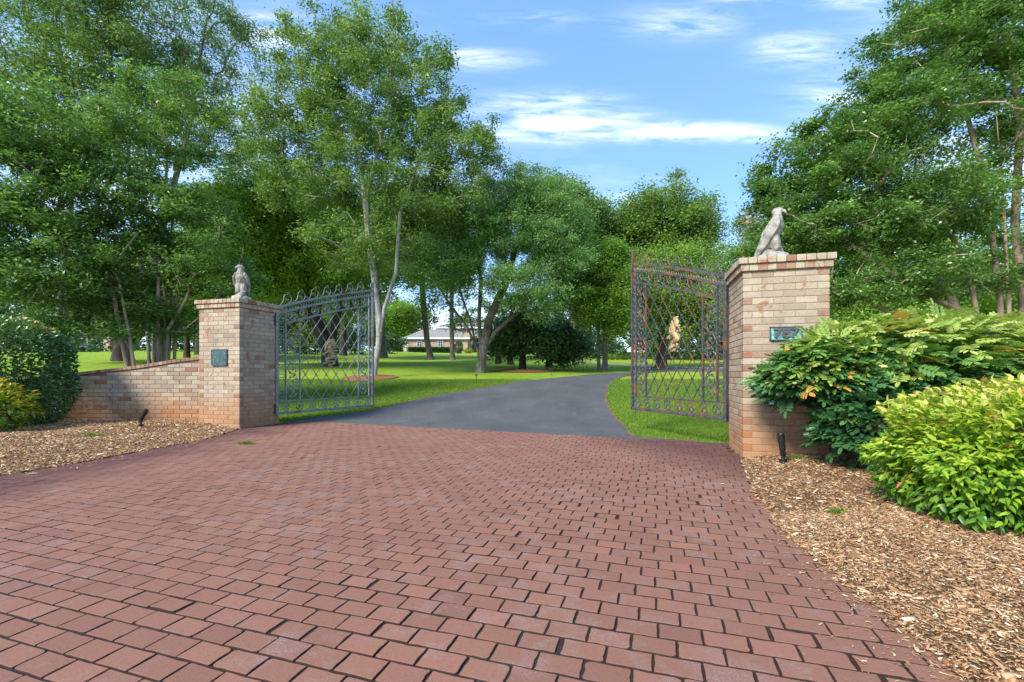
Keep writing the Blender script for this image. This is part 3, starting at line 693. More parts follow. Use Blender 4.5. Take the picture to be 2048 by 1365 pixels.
for (px, py, w_, lab) in [(492, 893, .10, 'small grass tuft growing between the red pavers'), (183, 888, .16, 'small grass tuft in the left mulch bed'), (1592, 938, .07, 'small weed tuft beside the right pillar in mulch'), (1673, 1050, .05, 'tiny weed in the middle of the right mulch bed')]:
    gx, gy = G(px, py); rg = np.random.default_rng(int(px)); n = 120
    pos = np.stack([gx+rg.normal(0, w_*.45, n), gy+rg.normal(0, w_*.3, n), np.full(n, .0)], 1)
    pos[:, 2] = .0 if px == 492 else (zml if px < 1000 else zmr)(pos[:, 0], pos[:, 1])-.005
    th = rg.uniform(0, 2*pi, n); el = rg.uniform(.3, 1.2, n); Xf = np.stack([np.cos(th)*np.cos(el), np.sin(th)*np.cos(el), np.sin(el)], 1)
    N = rg.normal(0, 1, (n, 3)); N -= Xf*np.sum(N*Xf, 1)[:, None]; N /= np.linalg.norm(N, axis=1)[:, None]
    o = scatter('grass_tuft', T_LANCE, pos, (Xf, np.cross(N, Xf), N), .05, .007, rg.uniform(.2, .7, n), M['grass']); tag(o, lab, 'weed', None, 'stuff')

# ------------------------------------------------------------------ brick pillars
def pillar(name, label, corner, w, H, nseed, plaque):
    root = empty(name, (corner[0], corner[1], 0), -AX); rg = np.random.default_rng(nseed)
    C = .0785; core = MB(); ins = .010
    # local frame: x to the right (along u), y away; corner at the origin, body spans 0..w
    core.box((w/2, w/2, (H-.05)/2-.15), (w/2-ins, w/2-ins, (H-.05)/2+.15))
    core.build('mortar', M['mortar'], root)
    b = MB(); nc = int(round((H-.165)/C)); C = (H-.165)/nc; g = .0095; bl = w/4; dp = .10
    def br(x0, x1, y0, y1, z0, z1, t=None, corner_=False):
        t = t if t is not None else (float(np.clip(rg.beta(1.6, 2.2)*.75, 0, 1)) if not corner_ else (rg.uniform(.78, .95) if rg.uniform() < .5 else rg.uniform(.2, .75)))
        if rg.uniform() < .04: t = rg.uniform(.72, .88)
        e = rg.uniform(-.002, .002)
        b.box(((x0+x1)/2, (y0+y1)/2, (z0+z1)/2), ((x1-x0)/2-g/2, (y1-y0)/2-g/2, (z1-z0)/2-g/2), t=t, bev=.004)
    for k in range(-1, nc):
        z0 = k*C; z1 = z0+C; odd = k % 2
        for side in range(4):
            # along-side bricks; header bricks at alternating corners
            off = (bl*.46 if odd else bl*.92)
            s = off if (side % 2 == 0) else (bl*.46 if not odd else bl*.92)
            cuts = [0.0, s]
            while cuts[-1]+bl < w-.06: cuts.append(cuts[-1]+bl)
            cuts.append(w)
            for i in range(len(cuts)-1):
                a, c2 = cuts[i], cuts[i+1]
                if side == 0: box_ = (a, c2, 0, dp)
                elif side == 1: box_ = (0, dp, a if a > 0 else dp, c2 if c2 < w else w-dp)
                elif side == 2: box_ = (a, c2, w-dp, w)
                else: box_ = (w-dp, w, a if a > 0 else dp, c2 if c2 < w else w-dp)
                if side in (1, 3) and box_[3]-box_[2] < .02: continue
                br(*box_, z0, z1, None, c2-a < bl*.6)
    b.build('brickwork', M['brick'], root)
    cp = MB(); b = cp
    for (z0, z1, o_) in ((H-.165, H-.083, .028), (H-.083, H, .052)):
        n = int(round((w+2*o_)/.098)); st = (w+2*o_)/n
        for i in range(n):
            for j in (0, n-1) if True else ():
                t = float(np.clip(rg.normal(.62, .14), .3, 1))
                b.box((-o_+st*(i+.5), (-o_+.11) if j == 0 else (w+o_-.11), (z0+z1)/2), (st/2-g/2, .11, (z1-z0)/2-g/2), t=t, bev=.005)
        for i in range(2, n-2):
            for e in (0, 1):
                t = float(np.clip(rg.normal(.62, .14), .3, 1))
                b.box(((-o_+.11) if e == 0 else (w+o_-.11), -o_+st*(i+.5), (z0+z1)/2), (.11, st/2-g/2, (z1-z0)/2-g/2), t=t, bev=.005)
    cp.build('cap', M['brick'], root)
    cm = MB(); cm.box((w/2, w/2, H-.084), (w/2+.02, w/2+.02, .072)); cm.build('cap_mortar', M['mortar'], root)
    return root
HP = 2.375
pr_ = pillar('brick_pillar', 'tall brick gate pillar with house number plaque, right of the driveway', PR0, PWR, HP, 31, 1)
tag(pr_, pr_["label"] if "label" in pr_ else 'tall brick gate pillar carrying the green house number plaque', 'gate pillar', 'brick gate pillars')
pl_ = pillar('brick_pillar', '', PL0-u_*PWL, PWL, HP, 32, 1)
tag(pl_, 'brick gate pillar joined to the sloping garden wall, with square bronze plaque', 'gate pillar', 'brick gate pillars')

def text_mesh(txt, size, depth, mat, name, parent, loc, rot):
    cu = bpy.data.curves.new(name, 'FONT'); cu.body = txt; cu.size = size; cu.extrude = depth; cu.bevel_depth = .002; cu.offset = .004; cu.align_x = 'CENTER'; cu.align_y = 'CENTER'
    tmp = bpy.data.objects.new(name, cu); COL.objects.link(tmp)
    dg = bpy.context.evaluated_depsgraph_get(); me = bpy.data.meshes.new_from_object(tmp.evaluated_get(dg))
    COL.objects.unlink(tmp); bpy.data.objects.remove(tmp)
    me.materials.clear(); me.materials.append(mat)
    o = bpy.data.objects.new(name, me); COL.objects.link(o); o.parent = parent; o.location = loc; o.rotation_euler = rot; return o
# right plaque, front face (local y=0 plane): 787
def plaque(parent, x, z, w, h, matp, name):
    p = MB(); p.box((x, -.006, z), (w/2, .010, h/2), bev=.003); o = p.build(name, matp, parent)
    f = MB(); e = .009
    for (cx, cz, hx, hz) in ((x, z+h/2, w/2+e, e*.7), (x, z-h/2, w/2+e, e*.7), (x-w/2, z, e*.7, h/2-e*.7), (x+w/2, z, e*.7, h/2-e*.7)):
        f.box((cx, -.012, cz), (hx, .012, hz), bev=.003)
    f.build('plaque_rim', M['bronze_dark'], o); return o
pq = plaque(pr_, .455, 1+(748-667.5)/910*5.30, .325, .150, M['bronze'], 'number_plaque')
text_mesh('787', .155, .006, M['letter'], 'number', pq, (.455, -.022, 1+(748-667.5)/910*5.30), (radians(90), 0, 0)).scale = (1.13, 1.0, 1)
pq = plaque(pl_, .50, 1+(748-715.5)/910*8.40, .345, .290, M['bronze_dark'], 'bronze_plaque')
rl = MB(); rg = np.random.default_rng(5)
for row, zz in enumerate((.075, .02, -.035, -.09)):       # worn raised marks, too weathered to read
    x = -.13+.02*(row % 2)
    while x < .13:
        wv = rg.uniform(.012, .03); hh = rg.uniform(.012, .02)
        a = rg.uniform(0, pi); cx = .50+x+wv/2; cz = 1+(748-715.5)/910*8.40+zz
        rl.tube([(cx+cos(a+t)*wv*.45, -.018, cz+sin(a+t)*hh) for t in np.linspace(0, rg.uniform(3, 5.5), 8)], .0035, 5)
        x += wv+.008
rl.build('relief', M['bronze'], pq)
# green run-off under the plaque is part of the brick's own staining
# ------------------------------------------------------------------ sloping garden wall
wx0 = -5.86; WY = 8.66
def walltop(x):
    pts = [(-11.5, .72), (-9.6, .86), (-8.72, .965), (-8.0, 1.055), (-7.1, 1.155), (-6.4, 1.27), (-5.86, 1.335)]
    return float(np.interp(x, [p[0] for p in pts], [p[1] for p in pts]))
gw = empty('garden_wall', (wx0, WY, 0)); b = MB(); rg = np.random.default_rng(44)
C = .0800; bl = .232; g = .0095
for k in range(-1, 18):
    z0 = k*C; x = wx0-(bl*.5 if k % 2 else bl)
    first = True; xr = wx0
    while xr > -11.4:
        xl = xr-(bl*.5 if (first and k % 2) else bl); first = False
        top = min(walltop(xl), walltop(xr))-.055; z1 = min(z0+C, top)
        if z1-z0 > .015:
            t = float(np.clip(rg.beta(1.6, 2.0)*.8, 0, 1)); t = rg.uniform(.74, .95) if rg.uniform() < .12 else t
            b.box(((xl+xr)/2-wx0, .055, (z0+z1)/2), ((xr-xl)/2-g/2, .06, (z1-z0)/2-g/2), t=t, bev=.004)
        xr = xl
b.build('brickwork', M['brick_wall'], gw)
c = MB(); x = wx0
mo = MB()
while x > -11.3:
    x2 = x-.085; za, zb_ = walltop(x), walltop(x2); sl = math.atan2(za-zb_, .085); ca, sa = cos(sl), sin(sl)
    c.box(((x+x2)/2-wx0, .055, (za+zb_)/2-.028), (.0385, .085, .029), ((ca, 0, sa), (0, 1, 0), (-sa, 0, ca)), t=float(np.clip(rg.normal(.84, .1), .4, 1)), bev=.004)
    zl = walltop(x2)-.05
    mo.box(((x+x2)/2-wx0, .055, zl/2-.1), (.0426, .052, zl/2+.1))
    x = x2
c.build('coping', M['brick_wall'], gw); mo.build('mortar', M['mortar'], gw)
tag(gw, 'low curved brick garden wall sloping down from the left pillar into the shrub', 'garden wall')

# ------------------------------------------------------------------ iron gates
def gate(label, hinge, free, z0, top0, top1, mat, side):
    d = np.array(free)-np.array(hinge); L = float(np.linalg.norm(d)); rz = math.atan2(d[1], d[0])
    root = empty('iron_gate', (hinge[0], hinge[1], z0), rz)
    sx = L/2.17; sz = (top0/2.01+top1/2.68)/2
    def T(u):
        s = u/L; a = top0; bb = top1-top0; return a+bb*(s*1.22-.22*s*s) if True else 0
    U = lambda v: v*sx
    def arc(off, r, name, fr, u0=0.0, u1=None, th=.018):
        u1 = L if u1 is None else u1
        pts = [(u0+(u1-u0)*i/28, 0, T(u0+(u1-u0)*i/28)-off) for i in range(29)]
        mb = fr; mb.tube(pts, r*1.25, 4, flat=((0, 1, 0), th/r))
    f = MB(); pw = .026
    f.box((pw, 0, T(0)/2-.004), (pw, .026, T(0)/2+.02), bev=.004)
    f.box((L-pw*.8, 0, T(L)/2), (pw*.8, .024, T(L)/2-.01), bev=.004)
    arc(.028, .026, 'rail', f)
    f.box((L/2, 0, .026), (L/2, .024, .026), bev=.004)
    f.build('frame', mat, root)
    inn = MB(); a0, a1 = U(.183), L-U(.125); l0, l1 = U(.45), L-U(.40); o1, o2 = .145*sz, .365*sz; zb = .245*sz
    arc(o1, .019, 'rail', inn, U(.05), L-U(.03)); arc(o2, .018, 'rail', inn, a0, a1)
    inn.box(((pw*2+L-pw*2)/2, 0, zb), (L/2-pw*1.6, .014, .013), bev=.002)
    for uu, oo in ((a0, o1), (a1, o1), (l0, o2), (l1, o2)):
        inn.box((uu, 0, (zb+T(uu)-oo)/2), (.0135, .014, (T(uu)-oo-zb)/2), bev=.002)
    inn.build('inner_rails', mat, root)
    # lattice
    lt = MB(); nd_ = 6.0; wd = (l1-l0)/nd_; hd = .327*sz
    rosn = lt
    def clipseg(p, q):
        out = []; N = 60
        for i in range(N+1):
            t = i/N; x = p[0]+(q[0]-p[0])*t; z = p[1]+(q[1]-p[1])*t
            if l0 <= x <= l1 and zb <= z <= T(x)-o2: out.append((x, z))
        return (out[0], out[-1]) if len(out) > 2 else None
    for sgn in (1, -1):
        for k in range(-14, 22):
            x0 = l0+k*wd if sgn > 0 else l0+(k)*wd
            zt = zb+hd*12
            p = (x0, zb); q = (x0+sgn*wd*12, zt)
            # parametrised finely
            N = 600; seg = []
            for i in range(N+1):
                x = p[0]+(q[0]-p[0])*i/N; z = p[1]+(q[1]-p[1])*i/N
                if l0-.002 <= x <= l1+.002 and z <= T(max(0, min(L, x)))-o2: seg.append((x, z))
            if len(seg) > 3:
                lt.tube([(seg[0][0], sgn*.005, seg[0][1]), (seg[-1][0], sgn*.005, seg[-1][1])], .0085, 4, flat=((0, 1, 0), .8))
    for i in range(0, 14):
        for j in range(0, 26):
            x = l0+i*wd/2; z = zb+j*hd/2
            if (i+j) % 2 == 0 and l0+.03 < x < l1-.03 and zb+.03 < z < T(x)-o2-.03:
                for yy_ in (-.012, .012): rosn.sphere((x, yy_, z), (.017, .010, .017), 8, 5)
                for a in range(4): rosn.sphere((x+cos(a*pi/2)*.015, 0, z+sin(a*pi/2)*.015), (.009, .014, .009), 6, 4)
    lt.build('lattice', mat, root)
    def ring(mb, c, r, tr, n=20, a0_=0, a1_=2*pi, st=.008):
        pts = [(c[0]+cos(a0_+(a1_-a0_)*i/n)*r, 0, c[1]+sin(a0_+(a1_-a0_)*i/n)*r*sz/sx*1.0) for i in range(n if a1_-a0_ > 6.2 else n+1)]
        mb.tube(pts, tr, 5, closed=(a1_-a0_ > 6.2))
    def spiral(mb, c, r, turns, a0_, dirn, tr, n=22, rend=.25):
        pts = []
        for i in range(n+1):
            t = i/n; rr = r*(1-(1-rend)*t); a = a0_+dirn*turns*2*pi*t; pts.append((c[0]+cos(a)*rr, 0, c[1]+sin(a)*rr))
        mb.tube(pts, [tr*(1-.3*i/n) for i in range(n+1)], 5); return pts
    # star rosettes
    def rosette(c, r):
        m_ = MB(); ring(m_, c, r*.80, .0075, 20)
        for a in range(5):
            an = pi/2+a*2*pi/5; p = (c[0]+cos(an)*r*.8, 0, c[1]+sin(an)*r*.8)
            m_.tube([(c[0], 0, c[1]), p], [.011, .006], 5)
            m_.sphere((c[0]+cos(an+.63)*r*.93, 0, c[1]+sin(an+.63)*r*.93), (.011, .008, .011), 6, 4)
            for e in (-1, 1): m_.tube([(c[0]+cos(an)*r*.8, 0, c[1]+sin(an)*r*.8), (c[0]+cos(an+e*.33)*r*.98, 0, c[1]+sin(an+e*.33)*r*.98)], .005, 4)
        m_.sphere((c[0], 0, c[1]), (.020, .014, .020), 8, 5)
        m_.build('rosette', mat, root)
    n = 8
    for i in range(n):
        uu = a0+(a1-a0)*(i+.5)/n; rosette((uu, T(uu)-(o1+o2)/2), .098*sz)
        uu = U(.06)+(L-U(.10))*(i+.5)/n; rosette((uu, zb/2+.014), .092*sz)
    # beaded band under the top rail
    bd = MB(); n = 38
    for i in range(n):
        uu = U(.07)+(L-U(.12))*(i+.5)/n; zz = T(uu)-.5*(o1+.055)
        h = .038*sz
        bd.tube([(uu-.012, 0, zz-h), (uu, 0, zz-h*.3), (uu+.012, 0, zz+h*.2), (uu, 0, zz+h), (uu-.014, 0, zz+h*.4)], .0055, 4)
        bd.sphere((uu+.016, 0, zz-h*.55), (.010, .008, .012), 6, 4)
    bd.build('beaded_band', mat, root)
    # side strips of small scrolls
    for (ua, ub) in ((pw*2, a0-.013), (a1+.013, L-pw*1.6)):
        ss = MB(); uc = (ua+ub)/2; w = (ub-ua)/2; z = zb+.06
        while z < T(uc)-o1-.05:
            ring(ss, (uc, z), w*.55, .006, 10)
            for e in (-1, 1):
                ss.tube([(uc+e*w*.9, 0, z+.055), (uc+e*w*.3, 0, z+.03), (uc+e*w*.55, 0, z)], .0065, 4)
                ss.tube([(uc+e*w*.9, 0, z-.050), (uc+e*w*.3, 0, z-.028)], .0055, 4)
            ss.sphere((uc, 0, z), (.012, .010, .012), 6, 4); z += .118*sz
        ss.build('scroll_strip', mat, root)
    # leafy scroll panels
    for (ua, ub) in ((a0+.014, l0-.014), (l1+.014, a1-.014)):
        pn_ = MB(); uc = (ua+ub)/2; w = (ub-ua)/2; z = zb+w*1.05; s_ = 1
        while z < T(uc)-o2-w*.7:
            pts = spiral(pn_, (uc, z), w*.86, 1.25, (pi*.5 if s_ > 0 else -pi*.5), s_, .0085, 26, .22)
            for e, k_ in ((0, .018), (8, .022), (14, .018), (20, .014)):
                q = pts[e]; an = e*.9; pn_.sphere((q[0]+cos(an)*.012, 0, q[2]+sin(an)*.012), (k_, .007, k_*1.5), 7, 5, R=Matrix.Rotation(an, 3, 'Y'))
            pn_.sphere((uc, 0, z), (.026, .010, .03), 7, 5)
            for e in (-1, 1):
                spiral(pn_, (uc+e*w*.55, z+s_*w*1.0), w*.32, .8, pi/2-e*pi/2, -e*s_, .006, 12)
            z2 = z+w*1.62
            pn_.tube([(uc-s_*w*.86, 0, z), (uc-s_*w*.55, 0, (z+z2)/2-.02), (uc+s_*w*.1, 0, (z+z2)/2+.02), (uc+s_*w*.8, 0, z2)], .008, 5)
            pn_.sphere((uc-s_*w*.25, 0, (z+z2)/2), (.055, .008, .020), 8, 5, R=Matrix.Rotation(s_*.8, 3, 'Y'))
            z = z2; s_ = -s_
        pn_.build('scroll_panel', mat, root)
    # cresting scrolls on the top rail
    n = 7; uw = (L-U(.30))/n
    for i in range(n):
        cr = MB(); c0 = U(.10)+uw*(i+.45); zz = T(c0)+.005; r = uw*.27
        cz = zz+r*1.05
        slope = (T(c0+.05)-T(c0-.05))/.1
        pts = [(c0-uw*.50, 0, T(max(0, c0-uw*.50))+.004), (c0-uw*.36, 0, zz-.36*uw*slope+.03), (c0-r*.98, 0, cz-.2*r)]
        pts += [(c0+cos(a)*r, 0, cz+sin(a)*r) for a in np.linspace(pi*.95, -.35*pi, 16)]
        pts += [(c0+r*.25, 0, cz-r*.75), (c0-.0, 0, cz-r*.35), (c0+r*.2, 0, cz-r*.15)]
        cr.tube(pts, .0062, 5)
        spiral(cr, (c0-r*.42, cz-r*.15), r*.38, 1.0, -pi/2, -1, .0048, 12)
        spiral(cr, (c0+.012, cz+r*1.0+.026), .026, .85, -pi*.6, 1, .0058, 12, .4)
        spiral(cr, (c0+uw*.42, zz+.42*uw*slope+.028), .020, 1.0, -pi/2, 1, .0048, 12)
        cr.sphere((c0-r*.1, 0, cz-r*.25), (.016, .008, .02), 6, 4)
        cr.build('crest_scroll', mat, root)
    fn = MB(); cx, cz = L-.012, T(L)+.045
    for a in np.linspace(pi*.50, pi*1.02, 7):
        fn.tube([(cx, 0, cz), (cx+cos(a)*.10, 0, cz+sin(a)*.13)], [.007, .013], 5)
    fn.tube([(cx, 0, cz), (cx-.06, 0, cz-.02), (cx-.14, 0, cz-.01), (cx-.17, 0, cz+.01), (cx-.155, 0, cz+.03)], .007, 5)
    fn.box((cx+.004, 0, cz+.045), (.008, .012, .10)); fn.box((cx-.01, 0, cz-.03), (.02, .018, .02))
    fn.build('shell_finial', mat, root)
    # drop rod and hinges
    dr = MB(); dr.tube([(L-U(.10), 0, .03), (L-U(.10), 0, -.16)], .006, 6); dr.build('drop_rod', mat, root)
    for zz in (.12, T(0)-.28):
        h = MB(); h.lathe((-.022, 0, zz-.10), [(0, 0), (.020, 0), (.020, .2), (0, .2)], 10); h.box((-.05, 0, zz), (.03, .012, .07)); h.build('hinge', M['black'], root)
    # crowned lion emblem, rampant, facing the hinge or the drive
    le = MB(); s = .56*sz/1.02; mir = side; cu_ = (l0+l1)/2-.03*sx
    zc = 1.29*sz if side > 0 else 1.20*sz
    def Q(px, py): return (cu_+mir*(500-px)/1000*s*sx*1.40, (720-py)/1040*s)
    def chain(pl, rs, dy=-.02):
        pts = []; rad = []
        for i in range(len(pl)-1):
            for t in np.linspace(0, 1, 6, endpoint=False):
                a, b2 = Q(*pl[i]), Q(*pl[i+1]); pts.append((a[0]+(b2[0]-a[0])*t, a[1]+(b2[1]-a[1])*t)); rad.append(rs[i]+(rs[i+1]-rs[i])*t)
        for (p, r) in zip(pts, rad): le.sphere((p[0], dy, zc+p[1]), (r, r*.75, r), 9, 6)
    chain([(540, 235), (600, 235)], [.022, .022]); chain([(460, 215), (640, 215)], [.012, .012]); chain([(470, 250), (610, 260)], [.018, .018])
    chain([(480, 330), (560, 330), (580, 420), (600, 520)], [.035, .045, .055, .045])            # mane
    chain([(450, 360), (420, 420), (385, 440)], [.035, .028, .020]); chain([(430, 330), (460, 300)], [.018, .016])
    chain([(620, 480), (660, 500)], [.022, .014]); chain([(620, 560), (660, 580)], [.022, .014]); chain([(620, 380), (640, 430)], [.022, .018])
    chain([(500, 420), (470, 560), (490, 700), (560, 830), (600, 900)], [.045, .06, .052, .046, .05])  # chest, belly, rump
    chain([(400, 480), (370, 560), (360, 640), (400, 690)], [.022, .022, .020, .018])               # foreleg raised
    chain([(420, 700), (380, 760), (330, 800), (300, 830)], [.028, .024, .022, .022]); chain([(330, 830), (370, 850)], [.014, .012])
    chain([(520, 620), (600, 660), (660, 660), (690, 630)], [.022, .024, .020, .012])
    chain([(540, 740), (620, 745), (660, 790), (650, 870)], [.014, .014, .014, .014]); chain([(560, 700), (530, 730), (545, 755)], [.012, .012, .012])   # tail
    chain([(590, 900), (480, 930), (400, 1020), (390, 1060)], [.046, .040, .032, .026], -.028)      # hind thigh
    chain([(390, 1060), (480, 1090), (500, 1080)], [.024, .022, .020], -.03)
    chain([(520, 1080), (600, 1080), (610, 1150), (540, 1200), (460, 1230)], [.026, .028, .026, .026, .024])
    chain([(440, 1120), (360, 1150), (300, 1190)], [.022, .022, .024]); chain([(300, 1190), (340, 1215)], [.016, .012]); chain([(450, 1235), (500, 1240)], [.02, .014])
    lo = le.build('lion_emblem', M['gold'], root, True)
    rm = lo.modifiers.new('remesh', 'REMESH'); rm.mode = 'VOXEL'; rm.voxel_size = .006; rm.use_smooth_shade = True
    tag(root, label, 'gate', 'ornamental iron gates standing open'); return root
gate('rusty black iron gate standing open beside the numbered pillar, gold lion on its lattice', (2.985, 6.30), (2.187, 8.30), .352, 2.01, 2.68, M['iron_r'], 1)
gate('grey iron gate standing open beside the left pillar, gold lion on its lattice', (-4.73, 9.10), (-3.49, 11.47), .178, 2.17, 2.955, M['iron_l'], -1)

# ------------------------------------------------------------------ stone eagles
def eagle(label, loc, rz, head_turn, scale=1.0):
    root = empty('eagle_statue', loc, rz); root.scale = (scale,)*3
    b = MB()
    def ch(pl, rs, fl=(1, 1, 1), k=7):
        for i in range(len(pl)-1):
            a, c = Vector(pl[i]), Vector(pl[i+1])
            for t in np.linspace(0, 1, k):
                r = rs[i]+(rs[i+1]-rs[i])*t; p = a.lerp(c, t); b.sphere(p, (r*fl[0], r*fl[1], r*fl[2]), 12, 8)
    ch([(-.07, 0, .22), (-.02, 0, .34), (.040, 0, .45), (.062, 0, .53), (.065, 0, .60)], [.082, .104, .098, .064, .050], (1, 1.05, 1))
    h = Vector((.065, 0, .635)); ca, sa = cos(head_turn), sin(head_turn)
    def H(x, y, z): return (h.x+x*ca-y*sa, h.y+x*sa+y*ca, h.z+z)
    ch([H(-.020, 0, -.004), H(.018, 0, .006)], [.050, .045]); ch([H(.045, 0, .000), H(.074, 0, -.006), H(.090, 0, -.026), H(.088, 0, -.048)], [.024, .019, .012, .006], (1, .8, 1), 7)
    for e in (-1, 1): ch([H(-.005, e*.028, .020), H(.050, e*.024, .012)], [.011, .008])
    for e in (-1, 1):
        ch([(.070, e*.080, .50), (.045, e*.118, .43), (-.015, e*.122, .33), (-.085, e*.095, .22), (-.150, e*.060, .12), (-.20, e*.035, .03)], [.034, .044, .042, .036, .026, .014], (1.5, .42, 1.2), 9)
        ch([(.02, e*.128, .40), (-.06, e*.118, .26), (-.13, e*.085, .15)], [.020, .018, .010], (1.2, .5, 1), 8)
        ch([(.03, e*.040, .30), (.055, e*.042, .17)], [.062, .052], (1, 1, 1))
        for q in (-.5, 0, .5): ch([(.055, e*.058, .185), (.055+.060*cos(q), e*.058+.060*sin(q), .160)], [.015, .010], (1, 1, 1), 5)
    ch([(-.09, 0, .22), (-.17, 0, .10), (-.235, 0, -.0)], [.050, .046, .034], (.7, 1.2, 1))
    b.build('body', M['cast_stone'], root, True)
    r = MB()
    for (x, y, z, q) in ((0, 0, .05, .130), (.05, .02, .11, .085), (-.09, .07, .03, .08), (-.07, -.08, .04, .085), (.11, -.06, .03, .075), (.10, .08, .03, .075), (.0, .11, .04, .07), (.02, -.11, .05, .075), (.03, 0, .13, .060), (.12, .02, .06, .075), (-.02, -.05, .10, .08), (-.16, 0, .0, .05)):
        r.sphere((x, y, z), (q, q*.95, q*.78), 14, 9)
    ro = r.build('rock_base', M['cast_stone'], root, True)
    for o in root.children:
        m_ = o.modifiers.new('remesh', 'REMESH'); m_.mode = 'VOXEL'; m_.voxel_size = .0085; m_.use_smooth_shade = True
        s_ = o.modifiers.new('smooth', 'SMOOTH'); s_.factor = .5; s_.iterations = 2
    tag(root, label, 'statue', 'stone eagles on the gate pillars'); return root
eagle('weathered stone eagle in side view on the numbered right pillar', (*(PR0+u_*.40+n_*.36), HP+.005), radians(-40), radians(0), .98)
eagle('weathered stone eagle facing out from the left pillar, head turned aside', (*(PL0-u_*.30+n_*.34), HP+.005), radians(-78), radians(-55), 1.0)

# ------------------------------------------------------------------ garden lights
def spot(label, x, y, z, yaw, tilt, s=1.0):
    root = empty('spotlight', (x, y, z), yaw)
    a = Vector((sin(tilt), 0, cos(tilt)))
    st = MB(); st.lathe((0, 0, -.05), [(.0, 0), (.022, .0), (.022, .06), (.034, .062), (.034, .085), (.016, .09), (.014, .12), (0, .12)], 12); st.build('stake', M['black'], root)
    kn = MB(); kn.box((0, 0, .085), (.014, .02, .022), bev=.004); kn.lathe((0, -.028, .095), [(0, 0), (.016, 0), (.016, .056), (0, .056)], 10, (0, 1, 0)); kn.build('knuckle', M['black'], root)
    hd = MB(); hd.lathe(Vector((0, 0, .10)), [(0, 0), (.014, .0), (.024, .02), (.027, .03), (.027, .095), (.031, .10), (.031, .17), (.027, .175), (.024, .165), (0, .165)], 16, a); hd.build('lamp_head', M['black'], root, False)
    cb = MB(); cb.tube([(0, .02, .02), (.05, .0, .012), (.12, -.05, .006), (.17, -.09, .002)], .004, 5); cb.build('cable', M['black'], root)
    root.scale = (s,)*3
    tag(root, label, 'garden spotlight', 'black garden spotlights in the mulch')
gx, gy = G(1566, 944); spot('black garden spotlight standing upright before the numbered pillar', gx, gy, .055, radians(0), radians(-8), 1.15)
gx, gy = G(370, 856); spot('black garden spotlight tilted right beside the left pillar', gx, 7.65, float(zml(np.array([gx]), np.array([7.65]))[0]), 0, radians(30), 1.15)
gx, gy = G(40, 880); spot('black garden spotlight tilted left under the yellow shrub', gx, gy*.98, float(zml(np.array([gx]), np.array([gy]))[0]), 0, radians(-22), 1.3)
for (px, py, lab, s) in ((952.5, 768, 'black path light on the lawn left of the drive', 1.0), (1102.5, 752, 'small black path light beside the magnolia ring', .9), (1223, 744, 'small black path light past the two-stemmed tree', .75)):
    gx, gy = G(px, py); z = float(TH(gx, gy)); r = empty('path_light', (gx, gy, z)); r.scale = (s,)*3
    p = MB(); p.tube([(0, 0, -.05), (0, 0, .30)], .012, 8); p.build('post', M['black'], r)
    h = MB(); h.lathe((0, 0, .27), [(0, .10), (.04, .085), (.06, .06), (.06, .05), (.02, .045), (.02, 0), (0, 0)], 14); h.build('lamp_hood', M['black'], r)
    tag(r, lab, 'path light', 'path lights along the drive')
# fallen leaf on the pavement
lf = MB(); gx, gy = G(1511, 1010)
for a in (-.9, -.3, .4, 1.0): lf.add([(gx, gy, .008), (gx+.02*cos(a+.5), gy+.02*sin(a+.5), .016), (gx+.045*cos(a), gy+.045*sin(a), .01), (gx+.02*cos(a-.5), gy+.02*sin(a-.5), .018)], [(0, 1, 2, 3)], .6)
M['dry_leaf'] = flat_mat('dry_leaf', (.50, .24, .08), .7, .2)
tag(lf.build('fallen_leaf', M['dry_leaf']), 'dry orange leaf lying on the pavers near the right bed', 'leaf')
